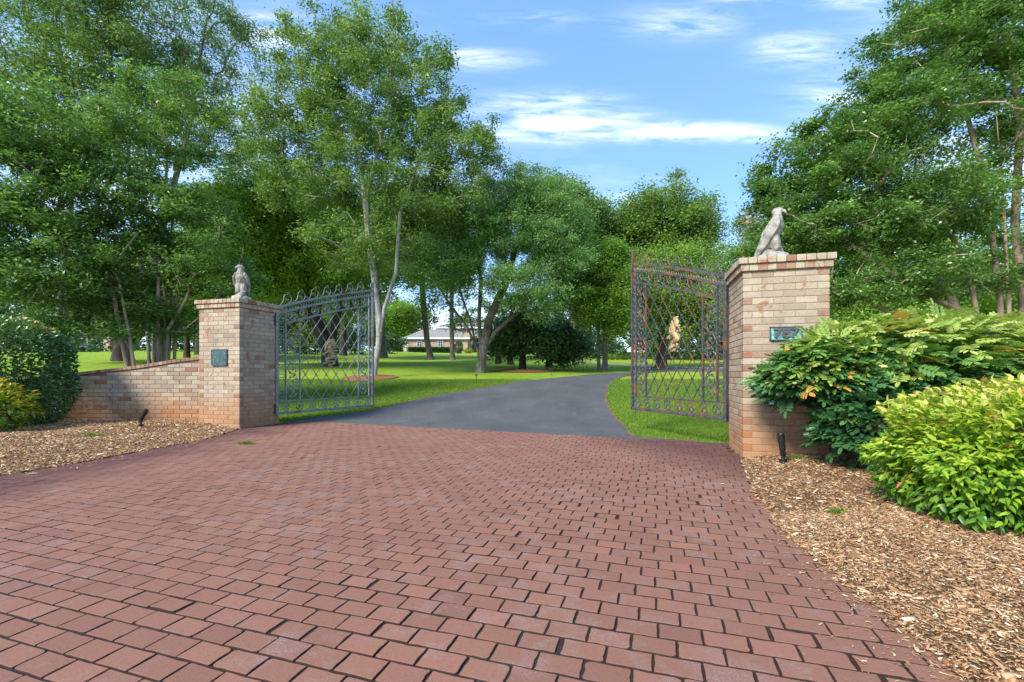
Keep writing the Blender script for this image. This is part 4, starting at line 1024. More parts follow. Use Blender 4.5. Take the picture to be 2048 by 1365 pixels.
# ------------------------------------------------------------------ shrubs
def shrub(name, label, cat, lobes, n, tmpl, ll, lw, mat, bmat, seed, expo=3.0, tintf=None, shell=(.72, 1.03), lump=.06, up=.3, droop=.1, stems=6, zmin=.03, keep=None, group=None, outw=.9, lumpf=4.0):
    rg = np.random.default_rng(seed)
    w = np.array([l[1][0]*l[1][1]+l[1][0]*l[1][2]+l[1][1]*l[1][2] for l in lobes]); pk = rg.choice(len(lobes), n, p=w/w.sum())
    d = rg.normal(0, 1, (n, 3)); d /= np.linalg.norm(d, axis=1)[:, None]
    C = np.array([l[0] for l in lobes])[pk]; R = np.array([l[1] for l in lobes])[pk]
    q = d/(np.sum(np.abs(d)**expo, 1)**(1/expo))[:, None]
    rad = shell[0]+(shell[1]-shell[0])*rg.uniform(0, 1, n)**.55
    lp = lump*(np.sin(d[:, 0]*lumpf*2+d[:, 2]*lumpf*1.3)*np.sin(d[:, 1]*lumpf*1.7+1)+np.sin(d[:, 2]*lumpf*2.9+d[:, 0]*5.1)*.6)
    pos = C+q*R*(rad*(1+lp))[:, None]
    k = pos[:, 2] > zmin+.03
    for i, l in enumerate(lobes):      # drop leaves deep inside another lobe
        dd = np.sum(np.abs((pos-np.array(l[0]))/np.array(l[1]))**expo, 1)**(1/expo); k &= ~((dd < shell[0]-.12) & (pk != i))
    if keep is not None: k &= keep(pos)
    pos = pos[k]; dk = d[k]; n = len(pos)
    X, Yv, N = rand_frames(n, rg, up, droop)
    X = X*.75+dk*outw; X /= np.linalg.norm(X, axis=1)[:, None]
    N = N+dk*.8+np.array([0, 0, .4]); N -= X*np.sum(N*X, 1)[:, None]; N /= np.linalg.norm(N, axis=1)[:, None]
    base = np.array([np.mean([l[0][0] for l in lobes]), np.mean([l[0][1] for l in lobes]), zmin])
    root = empty(name, tuple(base))
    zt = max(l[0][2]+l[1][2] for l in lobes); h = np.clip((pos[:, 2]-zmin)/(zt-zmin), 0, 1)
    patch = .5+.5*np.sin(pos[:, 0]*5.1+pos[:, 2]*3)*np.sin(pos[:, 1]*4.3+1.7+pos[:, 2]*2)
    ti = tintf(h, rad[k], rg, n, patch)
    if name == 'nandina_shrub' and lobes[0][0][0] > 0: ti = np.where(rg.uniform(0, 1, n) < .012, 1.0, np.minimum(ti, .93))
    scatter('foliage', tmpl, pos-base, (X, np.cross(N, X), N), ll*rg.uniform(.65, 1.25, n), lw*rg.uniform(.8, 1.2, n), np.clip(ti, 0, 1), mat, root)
    # woody stems inside
    st = rg.choice(n, min(n, 90), replace=False); at = (pos[st]-base)*.86
    trunks = [[(rg.normal(0, .12), rg.normal(0, .08), -.05), (rg.normal(0, .25), rg.normal(0, .15), .25)] for _ in range(stems)]
    if len(lobes) > 1:
        trunks = [[(l[0][0]-base[0]+rg.normal(0, .12), l[0][1]-base[1]+rg.normal(0, .1), -.05), (l[0][0]-base[0]+rg.normal(0, .3), l[0][1]-base[1]+rg.normal(0, .15), .3)] for l in lobes for _ in range(4)]
    trunks = [[(0, 0, -.16), (t_[0][0], t_[0][1], -.12)]+t_ for t_ in trunks]
    PA, PR, cnt, n0 = grow(trunks, at, .1); branch_mesh('stems', PA, PR, cnt, .022, .004, bmat, root, 0, .3, .4)
    tag(root, label, cat, group); return root, pos, base
def inpillar(p, m=.02):
    out = np.ones(len(p), bool)
    for c, w in ((PR0, PWR), (PL0-u_*PWL, PWL)):
        d = p[:, :2]-c; a = d@u_; b = d@n_; out &= ~((a > -m) & (a < w+m) & (b > -m) & (b < w+m))
    return out
# right nandina, bright new growth on top
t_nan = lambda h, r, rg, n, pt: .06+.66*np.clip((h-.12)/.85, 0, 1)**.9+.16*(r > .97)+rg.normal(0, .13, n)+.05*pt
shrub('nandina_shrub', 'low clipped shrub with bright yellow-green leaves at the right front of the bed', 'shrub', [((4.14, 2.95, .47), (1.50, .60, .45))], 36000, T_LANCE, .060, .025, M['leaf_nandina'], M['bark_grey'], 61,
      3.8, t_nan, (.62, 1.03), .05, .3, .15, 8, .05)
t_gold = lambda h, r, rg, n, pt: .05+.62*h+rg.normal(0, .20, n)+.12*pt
shrub('nandina_shrub', 'small yellow and orange leaved shrub at the far left, before the dark round shrub', 'shrub', [((-8.25, 6.95, .48), (.70, .60, .40)), ((-9.2, 6.8, .62), (.8, .6, .45))], 9000, T_LANCE, .085, .03, M['leaf_nandina_gold'], M['bark_grey'], 62,
      2.6, t_gold, (.6, 1.03), .07, .3, .1, 6, .1)
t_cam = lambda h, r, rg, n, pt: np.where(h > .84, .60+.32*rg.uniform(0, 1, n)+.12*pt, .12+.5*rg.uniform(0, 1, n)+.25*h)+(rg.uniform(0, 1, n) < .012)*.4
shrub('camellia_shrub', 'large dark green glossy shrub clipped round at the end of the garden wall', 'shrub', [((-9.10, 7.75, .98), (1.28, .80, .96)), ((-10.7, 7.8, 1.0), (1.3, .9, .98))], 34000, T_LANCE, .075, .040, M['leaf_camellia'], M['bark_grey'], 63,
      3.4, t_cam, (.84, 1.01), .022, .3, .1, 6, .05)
# mahonia: compound spiny leaves
def mahonia():
    rg = np.random.default_rng(64); lobes = [((4.50, 4.98, .86), (1.60, .70, .72)), ((6.5, 5.3, .9), (1.5, .8, .76)), ((3.28, 4.74, .92), (.60, .32, .44)), ((3.62, 4.45, .45), (.50, .30, .36))]
    n = 7800; w = np.array([2.2, 1.6, .9, .6]); pk = rg.choice(4, n, p=w/w.sum())
    d = rg.normal(0, 1, (n, 3)); d[:, 2] = np.abs(d[:, 2])*1.0-.25*rg.uniform(0, 1, n)*2; d /= np.linalg.norm(d, axis=1)[:, None]
    C = np.array([l[0] for l in lobes])[pk]; R = np.array([l[1] for l in lobes])[pk]
    q = d/(np.sum(np.abs(d)**2.6, 1)**(1/2.6))[:, None]; rad = .50+.54*rg.uniform(0, 1, n)**.6
    pos = C+q*R*rad[:, None]; k = (pos[:, 2] > .12) & inpillar(pos, .03) & (pos[:, 2] > .14+4.2*np.clip(.735-pos[:, 0]/pos[:, 1], 0, 1)) & ((pos[:, 2] < 1.06+(pos[:, 0]/pos[:, 1]-.585)*4.2) | (pos[:, 0]/pos[:, 1] > .72)); pos = pos[k]; d = d[k]; n = len(pos)
    hz = d.copy(); hz[:, 2] *= .35; X = hz+rg.normal(0, .45, (n, 3))*np.array([1, 1, .35]); X[:, 2] -= .12; X /= np.linalg.norm(X, axis=1)[:, None]
    N = rg.normal(0, .45, (n, 3)); N[:, 2] += .8; N += d*.6; N -= X*np.sum(N*X, 1)[:, None]; N /= np.linalg.norm(N, axis=1)[:, None]; Yv = np.cross(N, X)
    # template: 4 pairs + terminal leaflet
    V = []; F = []
    def leaflet(o, a, L):
        c, s = cos(a), sin(a); pts = [(0, 0, 0), (.2, -.20, .02), (.38, -.17, .01), (.5, -.26, .03), (.7, -.15, .01), (.8, -.20, .02), (1, 0, -.06), (.8, .20, .02), (.7, .15, .01), (.5, .26, .03), (.38, .17, .01), (.2, .20, .02), (.5, 0, -.03)]
        b = len(V)
        for (x, y, z) in pts: V.append((o+(x*c-y*s)*L, (x*s+y*c)*L, z*L-.12*((o+x*c*L))**2))
        for i in range(12): F.append([b+12, b+i, b+(i+1) % 12])
    for i, o in enumerate((.18, .36, .54, .72)):
        L = (.36, .42, .42, .36)[i]
        for s_ in (-1, 1): leaflet(o, s_*1.05, L)
    leaflet(.84, 0, .42)
    b = len(V); V += [(0, -.008, 0), (0, .008, 0), (1, .004, -.1), (1, -.004, -.1)]; F.append([b, b+3, b+2, b+1])
    T = (np.array(V), F)
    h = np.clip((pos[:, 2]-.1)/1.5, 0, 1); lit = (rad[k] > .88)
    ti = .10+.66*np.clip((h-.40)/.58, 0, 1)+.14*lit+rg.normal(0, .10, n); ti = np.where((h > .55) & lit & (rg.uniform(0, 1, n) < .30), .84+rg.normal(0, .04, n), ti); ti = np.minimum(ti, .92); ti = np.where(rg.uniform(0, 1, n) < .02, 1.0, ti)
    base = np.array([4.7, 5.0, .05]); root = empty('mahonia_shrub', tuple(base))
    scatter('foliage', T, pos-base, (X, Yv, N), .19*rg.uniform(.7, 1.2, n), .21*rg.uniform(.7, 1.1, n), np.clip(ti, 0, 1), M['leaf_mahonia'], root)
    trunks = [[(x, y, -.05), (x+rg.normal(0, .15), y+rg.normal(0, .1), .45)] for x, y in ((-.9, 0), (-.5, .1), (-.2, -.1), (.2, 0), (.6, .1), (1.2, .2), (1.9, .3))]
    trunks = [[(0, 0, -.2), (t_[0][0], t_[0][1], -.15)]+t_ for t_ in trunks]
    st = rg.choice(n, 160, replace=False); PA, PR, cnt, n0 = grow(trunks, (pos[st]-base)*.95, .12); branch_mesh('stems', PA, PR, cnt, .035, .006, M['bark_myrtle'], root, 0, .3, .45)
    bm = MB(); cand = [i for i in range(n) if .25 < h[i] < .95 and rad[k][i] > .86 and d[i, 1] < .1]
    for ci in rg.choice(cand, 30, replace=False):
        p = pos[ci]-base
        for _ in range(34):
            g = rg.normal(0, 1, 3)*np.array([.035, .03, .022]); g[2] -= abs(g[0])*.4; bm.sphere(tuple(p+g), .0075, 5, 4)
    bm.build('berries', M['berry'], root, True)
    tag(root, 'tall spreading shrub with spiny compound leaves and blue berries beside the numbered pillar', 'shrub')
mahonia()

# ------------------------------------------------------------------ trees
def tr(*pts): return [P(*p) for p in pts]
def based(px, py, *rest, Yb=None):
    """trunk whose foot stands on the terrain under direction (px,py)"""
    X, Y = (G(px, py) if Yb is None else ((px-1024)/910*Yb, Yb)); b = (X, Y, float(TH(X, Y))-.05)
    return [b]+[P(a, c, Y+(e if len(r) else 0)) for (a, c, *r) in rest for e in [r[0] if r else 0]]
LM = M
# -- left crape myrtles
tree('crape_myrtle', 'multi-stemmed crape myrtle with smooth tan trunks behind the garden wall, nearest the left pillar', 'tree',
     [based(318, 0, (316, 640), (318, 520), (300, 430), Yb=10.6), based(335, 0, (330, 620), (322, 480), (340, 380), Yb=10.7), based(345, 0, (352, 640), (356, 540), (392, 440, .3), Yb=10.9), based(330, 0, (336, 660), (372, 600), (405, 500, -.2), Yb=10.6), based(322, 0, (330, 640), (330, 420, .3), (335, 300, .3), (310, 180, .3), Yb=10.9), based(330, 0, (345, 600), (345, 400, .2), (370, 280, .2), (400, 200), Yb=11)],
     [lobe(290, 520, 10.7, 110, 70, 1.2), lobe(410, 510, 10.8, 95, 75, 1.2), lobe(330, 420, 10.8, 140, 60, 1.3), lobe(320, 250, 10.9, 120, 90, 1.1), lobe(430, 580, 10.9, 70, 45, .9), lobe(260, 620, 10.5, 90, 40, .8), lobe(300, 655, 10.6, 60, 26, .7), lobe(370, 645, 10.8, 45, 30, .7)],
     300, 50000, .085, .34, M['leaf_myrtle'], M['bark_myrtle'], .055, .010, .6, .1, 101, .25, .5, 'crape myrtles inside the wall', .5)
tree('crape_myrtle', 'crape myrtle with stems leaning far left over the dark round shrub', 'tree',
     [based(280, 0, (262, 700), (225, 640), (170, 560), (120, 480), Yb=10.0), based(284, 0, (250, 690), (200, 600), (215, 480), (190, 380), Yb=10.1), based(288, 0, (262, 690), (238, 560), (150, 440), (60, 370), Yb=9.9), based(276, 0, (240, 660), (215, 520), (120, 420), (110, 260), Yb=10)],
     [lobe(130, 540, 9.8, 120, 70, 1.2), lobe(60, 430, 9.6, 130, 80, 1.3), lobe(180, 420, 10, 110, 80, 1.2), lobe(90, 300, 9.6, 130, 90, 1.3), lobe(200, 290, 10, 90, 80, 1.1), lobe(170, 650, 10, 80, 34, .7), lobe(225, 665, 10, 55, 24, .6), lobe(200, 560, 10, 90, 50, 1)],
     290, 48000, .085, .34, M['leaf_myrtle'], M['bark_myrtle'], .045, .010, .6, .1, 102, .25, .5, 'crape myrtles inside the wall', .5)
tree('crape_myrtle', 'crape myrtle crown at the far left edge above the dark round shrub', 'tree',
     [based(-60, 0, (-40, 600), (0, 500), (30, 400), Yb=9.6), based(-80, 0, (-60, 600), (-80, 420), (-20, 260), Yb=9.6)],
     [lobe(20, 560, 9.4, 110, 70, 1.2), lobe(-60, 440, 9.4, 130, 110, 1.3), lobe(10, 250, 9.4, 110, 80, 1.2), lobe(-100, 250, 9.4, 120, 100, 1.2)],
     200, 36000, .085, .38, M['leaf_myrtle'], M['bark_myrtle'], .05, .010, .6, .1, 103, .25, .5, 'crape myrtles inside the wall', .5)
# -- tall trees behind the left side
tree('tall_tree', 'tall thin-leaved tree at the top left with pale trunk behind the crape myrtles', 'tree',
     [based(105, 0, (125, 560), (140, 420), (145, 250), (120, 100), (100, -60), Yb=19), based(110, 0, (160, 480), (235, 330), (225, 180), (215, 20), Yb=19.2)],
     [lobe(110, 90, 19, 170, 130, 3), lobe(40, 220, 18.5, 130, 110, 3), lobe(210, 180, 19, 130, 130, 3), lobe(180, 0, 19, 190, 90, 3), lobe(130, 330, 19, 130, 60, 2.4)],
     430, 52000, .16, .58, M['leaf_oak'], M['bark_grey'], .115, .012, .2, .25, 104, .3, .34, 'tall trees at the left', .8, T_RHOMB, -.05)
tree('tall_tree', 'tall airy tree at the upper left with open twiggy crown against the sky', 'tree',
     [based(300, 0, (290, 560), (262, 420), (255, 250), (262, 120), (255, -20), Yb=20.5), based(310, 0, (310, 500), (345, 380), (380, 250), (400, 120), (420, 0), Yb=20.8)],
     [lobe(330, 60, 20.5, 160, 100, 3), lobe(430, 100, 20.8, 95, 110, 2.6), lobe(400, 240, 20.8, 110, 90, 2.6), lobe(300, 190, 20.5, 120, 110, 2.8), lobe(470, 10, 20.8, 60, 50, 2), lobe(455, 300, 21, 70, 60, 2)],
     420, 38000, .155, .50, M['leaf_oak'], M['bark_grey'], .115, .012, .1, .35, 105, .3, .32, 'tall trees at the left', .8, T_RHOMB, -.08)
# -- the big central-left oak
tree('oak_tree', 'tallest oak behind the left gate with pale upright trunks and pointed leafy top', 'tree',
     [based(747, 756, (757, 690), (760, 640), (750, 570), (739, 500), (731, 410), (722, 330), (700, 220)), based(749, 756, (758, 690), (768, 620), (792, 545), (800, 430), (835, 330), (860, 250)),
      based(748, 756, (757, 680), (752, 560), (738, 470), (734, 390), (760, 290), (790, 150))],
     [lobe(735, 190, 20.5, 150, 120, 3.4), lobe(630, 160, 20.5, 90, 85, 2.4), lobe(850, 190, 20.5, 80, 90, 2.4), lobe(760, 90, 20.5, 80, 45, 2), lobe(680, 95, 20.5, 50, 40, 1.6), lobe(570, 270, 20.5, 95, 85, 2.4), lobe(910, 290, 20.5, 85, 85, 2.4), lobe(740, 330, 20.5, 150, 90, 3), lobe(970, 330, 20.8, 50, 60, 1.5), lobe(620, 380, 20.5, 110, 60, 2.4), lobe(850, 400, 20.5, 110, 60, 2.4), lobe(720, 490, 20.3, 120, 60, 2.2)],
     1150, 125000, .155, .44, M['leaf_oak'], M['bark_pale'], .122, .010, .3, .2, 106, .3, .36, None, .75, T_RHOMB, .06)
# -- willow-like spreading tree
tree('spreading_tree', 'vase-shaped fine-leaved tree with many low spreading limbs left of the drive', 'tree',
     [based(960, 746, (957, 705), (935, 655), (900, 610), (870, 560), (850, 480)), based(960, 746, (962, 700), (958, 640), (962, 560), (950, 470)), based(960, 746, (966, 705), (990, 665), (1040, 620), (1090, 585), (1130, 540)), based(960, 746, (966, 705), (978, 640), (1010, 570), (1040, 470), (1060, 400)), based(961, 746, (955, 700), (940, 640), (912, 560), (905, 470))],
     [lobe(880, 520, 22.3, 70, 70, 2), lobe(960, 470, 22.3, 90, 80, 2.4), lobe(1060, 450, 22.3, 90, 90, 2.4), lobe(1120, 510, 22.3, 70, 70, 2), lobe(1040, 560, 21.8, 90, 45, 1.8), lobe(1100, 400, 22.5, 60, 50, 1.8), lobe(1040, 380, 22.5, 60, 40, 1.6), lobe(1090, 600, 21.6, 60, 35, 1.5), lobe(1160, 440, 22.5, 30, 40, 1.2)],
     640, 110000, .16, .50, M['leaf_willow'], M['bark_grey'], .23, .009, .1, .3, 107, .3, .26, None, .7, T_RHOMB, .04, None, .72)
def simple(name, lab, px, py, crown, nl, leaf, lm, bk, r0, seed, tops, nclump=200, cr=.8, group=None, shift=0., **kw):
    tks = []
    for t in tops: tks.append(based(px+t[0], py, *t[1:]))
    return tree(name, lab, 'tree', tks, crown, nclump, nl, leaf, cr, lm, bk, r0, .014, .35, .15, seed, .25, .42, group, .7, T_RHOMB, shift, **kw)
G1 = 'lawn trees between the drive and the house'
simple('lawn_tree', 'slim straight tree standing left of the brick house front', 862, 720, [lobe(872, 608, 35, 36, 22), lobe(845, 520, 35, 75, 60), lobe(830, 430, 35, 90, 70), lobe(880, 440, 35, 70, 60)], 30000, .24, M['leaf_oak'], M['bark_grey'], .29, 110, [(0, (854, 680), (848, 620), (842, 540), (835, 450))], 220, .9, G1)
simple('lawn_tree', 'thin straight tree standing before the upper storey of the house', 905, 720.5, [lobe(910, 540, 35, 60, 60), lobe(930, 430, 35, 80, 70), lobe(900, 615, 35, 45, 22), lobe(930, 642, 34, 36, 18)], 24000, .24, M['leaf_oak'], M['bark_grey'], .22, 111, [(0, (904, 680), (903, 600), (908, 520), (915, 440))], 180, .9, G1)
simple('lawn_tree', 'dark stout tree beyond the leaning pale trunk, left of the house', 766, 716, [lobe(740, 560, 40, 70, 60), lobe(700, 500, 40, 100, 80), lobe(780, 480, 40, 80, 80)], 34000, .28, M['leaf_oak'], M['bark_grey'], .42, 112, [(0, (764, 680), (762, 640), (750, 580), (730, 500))], 220, 1.1, G1, -.05)
simple('forked_tree', 'dark forked tree seen through the lattice of the left gate', 661, 733, [lobe(600, 540, 28, 110, 80), lobe(690, 540, 28, 90, 80), lobe(650, 440, 28, 130, 80), lobe(560, 440, 28, 70, 60)], 58000, .17, M['leaf_lime'], M['bark_dark'], .40, 113, [(0, (657, 700), (640, 660), (620, 600), (600, 520)), (0, (660, 700), (672, 640), (690, 560))], 420, .8, G1, .06)
simple('lawn_tree', 'dark slim tree in the middle of the view through the left gate', 687, 712, [lobe(700, 600, 45, 70, 40), lobe(690, 520, 45, 80, 60)], 22000, .3, M['leaf_lime'], M['bark_dark'], .36, 114, [(0, (686, 680), (690, 640), (695, 580))], 150, 1.2, G1, -.05)
simple('broad_tree', 'rounded yellow-green tree above the left stone eagle', 470, 726, [lobe(500, 430, 27, 100, 80), lobe(440, 450, 27, 70, 80), lobe(540, 520, 27, 90, 80), lobe(440, 560, 27, 90, 60), lobe(560, 380, 27, 60, 40)], 90000, .19, M['leaf_lime'], M['bark_dark'], .30, 115, [(0, (472, 660), (480, 580), (500, 480)), (0, (470, 660), (450, 560), (440, 480))], 520, .75, None, .0)
simple('broad_tree', 'dark spreading tree with low black limbs on the lawn behind the garden wall', 242, 722, [lobe(200, 620, 31, 110, 45), lobe(290, 600, 31, 110, 55), lobe(240, 550, 31, 150, 50)], 50000, .2, M['leaf_oak'], M['bark_dark'], .46, 116, [(0, (240, 700), (215, 680), (180, 655), (150, 640)), (0, (243, 700), (260, 670), (300, 640)), (0, (241, 690), (238, 640), (240, 580))], 300, .8, None, .0)
simple('lawn_tree', 'slim dark tree behind the three tan crape myrtle trunks', 374, 716, [lobe(380, 600, 36, 90, 55), lobe(370, 520, 36, 100, 60)], 36000, .24, M['leaf_oak'], M['bark_dark'], .22, 117, [(0, (374, 680), (374, 620), (380, 560))], 220, 1.0, G1, .02)
simple('lawn_tree', 'dark tree just left of the left brick pillar', 398, 710, [lobe(420, 580, 42, 90, 50), lobe(460, 640, 42, 70, 30)], 30000, .26, M['leaf_oak'], M['bark_dark'], .34, 118, [(0, (398, 680), (402, 640), (420, 590))], 180, 1.1, G1, .02)
simple('lawn_tree', 'dark bushy tree seen just right of the left pillar', 600, 705, [lobe(560, 640, 55, 60, 40), lobe(600, 600, 55, 70, 50), lobe(640, 660, 55, 50, 25)], 30000, .32, M['leaf_oak'], M['bark_dark'], .5, 119, [(0, (600, 680), (595, 640), (590, 600))], 180, 1.3, G1, .02)
# magnolias
GM = 'dark magnolias on the lawn'
for i, (px, py, dl, lab) in enumerate([(996, 728, [lobe(996, 685, 29, 42, 26)], 'dark magnolia just right of the spreading tree trunk'), (1022, 729, [lobe(1025, 680, 29.5, 40, 28)], 'dark magnolia between its slim neighbours, second from the left'),
                                       (1045, 739, [lobe(1045, 665, 25.5, 50, 40), lobe(1085, 690, 25.5, 50, 26), lobe(1010, 690, 25.5, 30, 24)], 'dark glossy magnolia standing in the mulch ring'), (1098, 735, [lobe(1110, 675, 27, 48, 34), lobe(1150, 690, 27, 30, 24), lobe(1130, 712, 26.6, 34, 14)], 'dark magnolia with bronze leaf undersides nearest the drive')]):
    simple('magnolia_tree', lab, px, py, dl, 7000 if i < 2 else 12000, .22, M['leaf_dark'], M['bark_dark'], .22, 120+i, [(0, (px, py-25), (px+4, py-50))], 90 if i < 2 else 160, .55, GM, .05*(i == 3))
simple('two_stemmed_tree', 'light green tree with two straight dark stems beside the bend of the drive', 1203, 743, [lobe(1190, 590, 23.5, 62, 60), lobe(1228, 600, 23.5, 38, 60), lobe(1160, 560, 23.5, 50, 50), lobe(1215, 520, 23.8, 50, 40), lobe(1240, 650, 23.5, 25, 35)], 62000, .14, M['leaf_lime'], M['bark_grey'], .15, 126, [(-5, (1197, 700), (1197, 650), (1185, 590)), (7, (1210, 700), (1212, 640), (1222, 570))], 340, .55, None, -.12)
simple('lime_tree', 'yellow-green tree rising behind the left end of the house roof', 800, 690, [lobe(780, 640, 104, 40, 34), lobe(815, 628, 104, 34, 24), lobe(755, 665, 104, 26, 30)], 26000, .55, M['leaf_lime'], M['bark_grey'], .3, 141, [(0, (800, 680, 4), (795, 655, 4))], 170, 1.9)
simple('round_oak', 'round-topped oak rising behind the open right gate', 1325, 716, [lobe(1335, 440, 48, 88, 66), lobe(1270, 460, 48, 60, 60), lobe(1330, 540, 48, 110, 60), lobe(1400, 480, 48, 40, 50), lobe(1225, 510, 48, 50, 80)], 90000, .34, M['leaf_oak'], M['bark_grey'], .6, 127, [(0, (1325, 660), (1315, 580), (1290, 500)), (0, (1326, 640), (1345, 540), (1350, 460))], 560, 1.3, None, .08)
simple('lawn_tree', 'broad tree rising behind the fine-leaved spreading tree', 1150, 712, [lobe(1100, 420, 46, 80, 60), lobe(1150, 470, 46, 60, 70), lobe(1180, 430, 46, 40, 40)], 40000, .34, M['leaf_oak'], M['bark_grey'], .5, 128, [(0, (1150, 660), (1140, 580), (1120, 480))], 260, 1.3, G1)
simple('lime_tree', 'bright green tree seen through the lattice of the right gate', 1322, 736, [lobe(1350, 600, 27, 75, 70), lobe(1300, 570, 27, 50, 60), lobe(1400, 620, 27, 50, 55), lobe(1340, 540, 27, 70, 40)], 56000, .17, M['leaf_lime'], M['bark_grey'], .30, 129, [(0, (1322, 700), (1320, 660), (1320, 600)), (0, (1324, 700), (1340, 640), (1360, 600))], 320, .65, None, .05)
# right side crape myrtles
tree('crape_myrtle', 'pink flowering crape myrtle behind the right gate and pillar', 'tree',
     [based(1520, 0, (1515, 640), (1500, 560), (1480, 500), Yb=13), based(1530, 0, (1535, 640), (1560, 560), (1600, 500), Yb=13)],
     [lobe(1490, 530, 13, 55, 60, 1.2), lobe(1540, 470, 13, 70, 50, 1.2), lobe(1600, 500, 13, 70, 60, 1.2), lobe(1560, 620, 13, 90, 50, 1.2), lobe(1460, 580, 13, 28, 50, .8)],
     200, 40000, .085, .40, M['leaf_myrtle'], M['bark_myrtle'], .06, .007, .6, .1, 130, .25, .5, 'crape myrtles at the right', .5, T_RHOMB, .12, None, .5, 34)
tree('crape_myrtle', 'large crape myrtle filling the top right with limbs sweeping left behind the pillar', 'tree',
     [based(1985, 0, (1960, 640), (1870, 600), (1780, 545), (1700, 490), Yb=8.4), based(1990, 0, (1950, 610), (1935, 530), (1880, 430), (1830, 350), Yb=8.3), based(1975, 0, (1930, 660), (1900, 590), (1800, 450), (1690, 400), Yb=8.5), based(1960, 0, (1900, 690), (1800, 640), (1730, 600), (1650, 570), Yb=8.2)],
     [lobe(1600, 370, 8.6, 80, 70, .9), lobe(1545, 425, 8.6, 62, 48, .7), lobe(1520, 400, 8.6, 45, 25, .5), lobe(1580, 500, 8.6, 60, 45, .7), lobe(1560, 320, 8.6, 45, 45, .7), lobe(1690, 330, 8.5, 90, 90, 1.0), lobe(1720, 460, 8.5, 110, 70, 1.1), lobe(1620, 470, 8.6, 70, 50, .9), lobe(1800, 560, 8.3, 130, 55, 1.0), lobe(1850, 420, 8.4, 110, 90, 1.1), lobe(1800, 250, 8.5, 100, 100, 1.0), lobe(1690, 580, 8.3, 60, 40, .7), lobe(1640, 300, 8.6, 50, 60, .7), lobe(1735, 225, 8.6, 60, 75, .8)],
     580, 122000, .067, .25, M['leaf_myrtle'], M['bark_myrtle'], .068, .007, .6, .1, 131, .25, .5, 'crape myrtles at the right', .5, T_LANCE if False else T_RHOMB, 0, None, .5, 0)
tree('crape_myrtle', 'crape myrtle at the right edge with a cluster of upright trunks', 'tree',
     [based(2020, 0, (2018, 620), (2012, 500), (2005, 380), (1990, 200), Yb=8.8), based(2045, 0, (2046, 600), (2030, 450), (2040, 250), (2020, 60), Yb=8.9), based(2005, 0, (2000, 600), (1985, 480), (1960, 330), (1920, 180), Yb=8.9), based(2060, 0, (2080, 500), (2090, 300), (2100, 100), Yb=9)],
     [lobe(1900, 130, 8.9, 120, 110, 1.2), lobe(2000, 60, 8.9, 130, 120, 1.2), lobe(1860, 60, 8.9, 70, 70, 1), lobe(2020, 260, 8.8, 110, 110, 1.2), lobe(1960, 400, 8.8, 110, 80, 1.1), lobe(2030, 520, 8.7, 80, 60, 1.0), lobe(1930, 570, 8.6, 100, 40, .9), lobe(2100, 150, 9, 120, 160, 1.2), lobe(1800, 150, 8.9, 75, 90, .9), lobe(1810, 30, 8.9, 50, 60, .8), lobe(1990, -60, 9, 160, 80, 1.2)],
     500, 105000, .069, .27, M['leaf_myrtle'], M['bark_myrtle'], .070, .007, .6, .1, 132, .25, .5, 'crape myrtles at the right', .5, T_RHOMB, 0, None, .5, 0)
simple('lime_tree', 'bright green tree behind the right crape myrtles, seen between their limbs', 1760, 742, [lobe(1700, 560, 21, 110, 80), lobe(1800, 520, 21, 110, 100), lobe(1900, 600, 21, 120, 70), lobe(1750, 640, 20.5, 130, 45), lobe(2000, 560, 21, 100, 110)], 70000, .16, M['leaf_lime'], M['bark_grey'], .2, 133, [(0, (1755, 690), (1740, 620), (1720, 560)), (0, (1765, 690), (1800, 600), (1830, 520))], 420, .7, None, 0)
# mulch rings
def ringbed(px, py, rx, ry, lab):
    x0, y0 = G(px, py); poly = [(x0+rx*cos(a)*(1+.08*sin(3*a)), y0+ry*sin(a)*(1+.06*cos(4*a))) for a in np.linspace(0, 2*pi, 28, endpoint=False)]
    sheet('mulch_ring', poly, .25, lambda x, y: TH(x, y)+.03+.10*np.clip(1-np.hypot((x-x0)/rx, (y-y0)/ry), 0, 1), M['bark_mulch'], lab)
M['bark_mulch'] = flat_mat('bark_mulch', (.26, .11, .055), .95, .1, 0, 9, .45)
ringbed(738, 757, 1.15, 1.6, 'red-brown mulch ring around the pale-trunked oak')
ringbed(1045, 743, 2.0, 1.6, 'red-brown mulch ring under the magnolia')
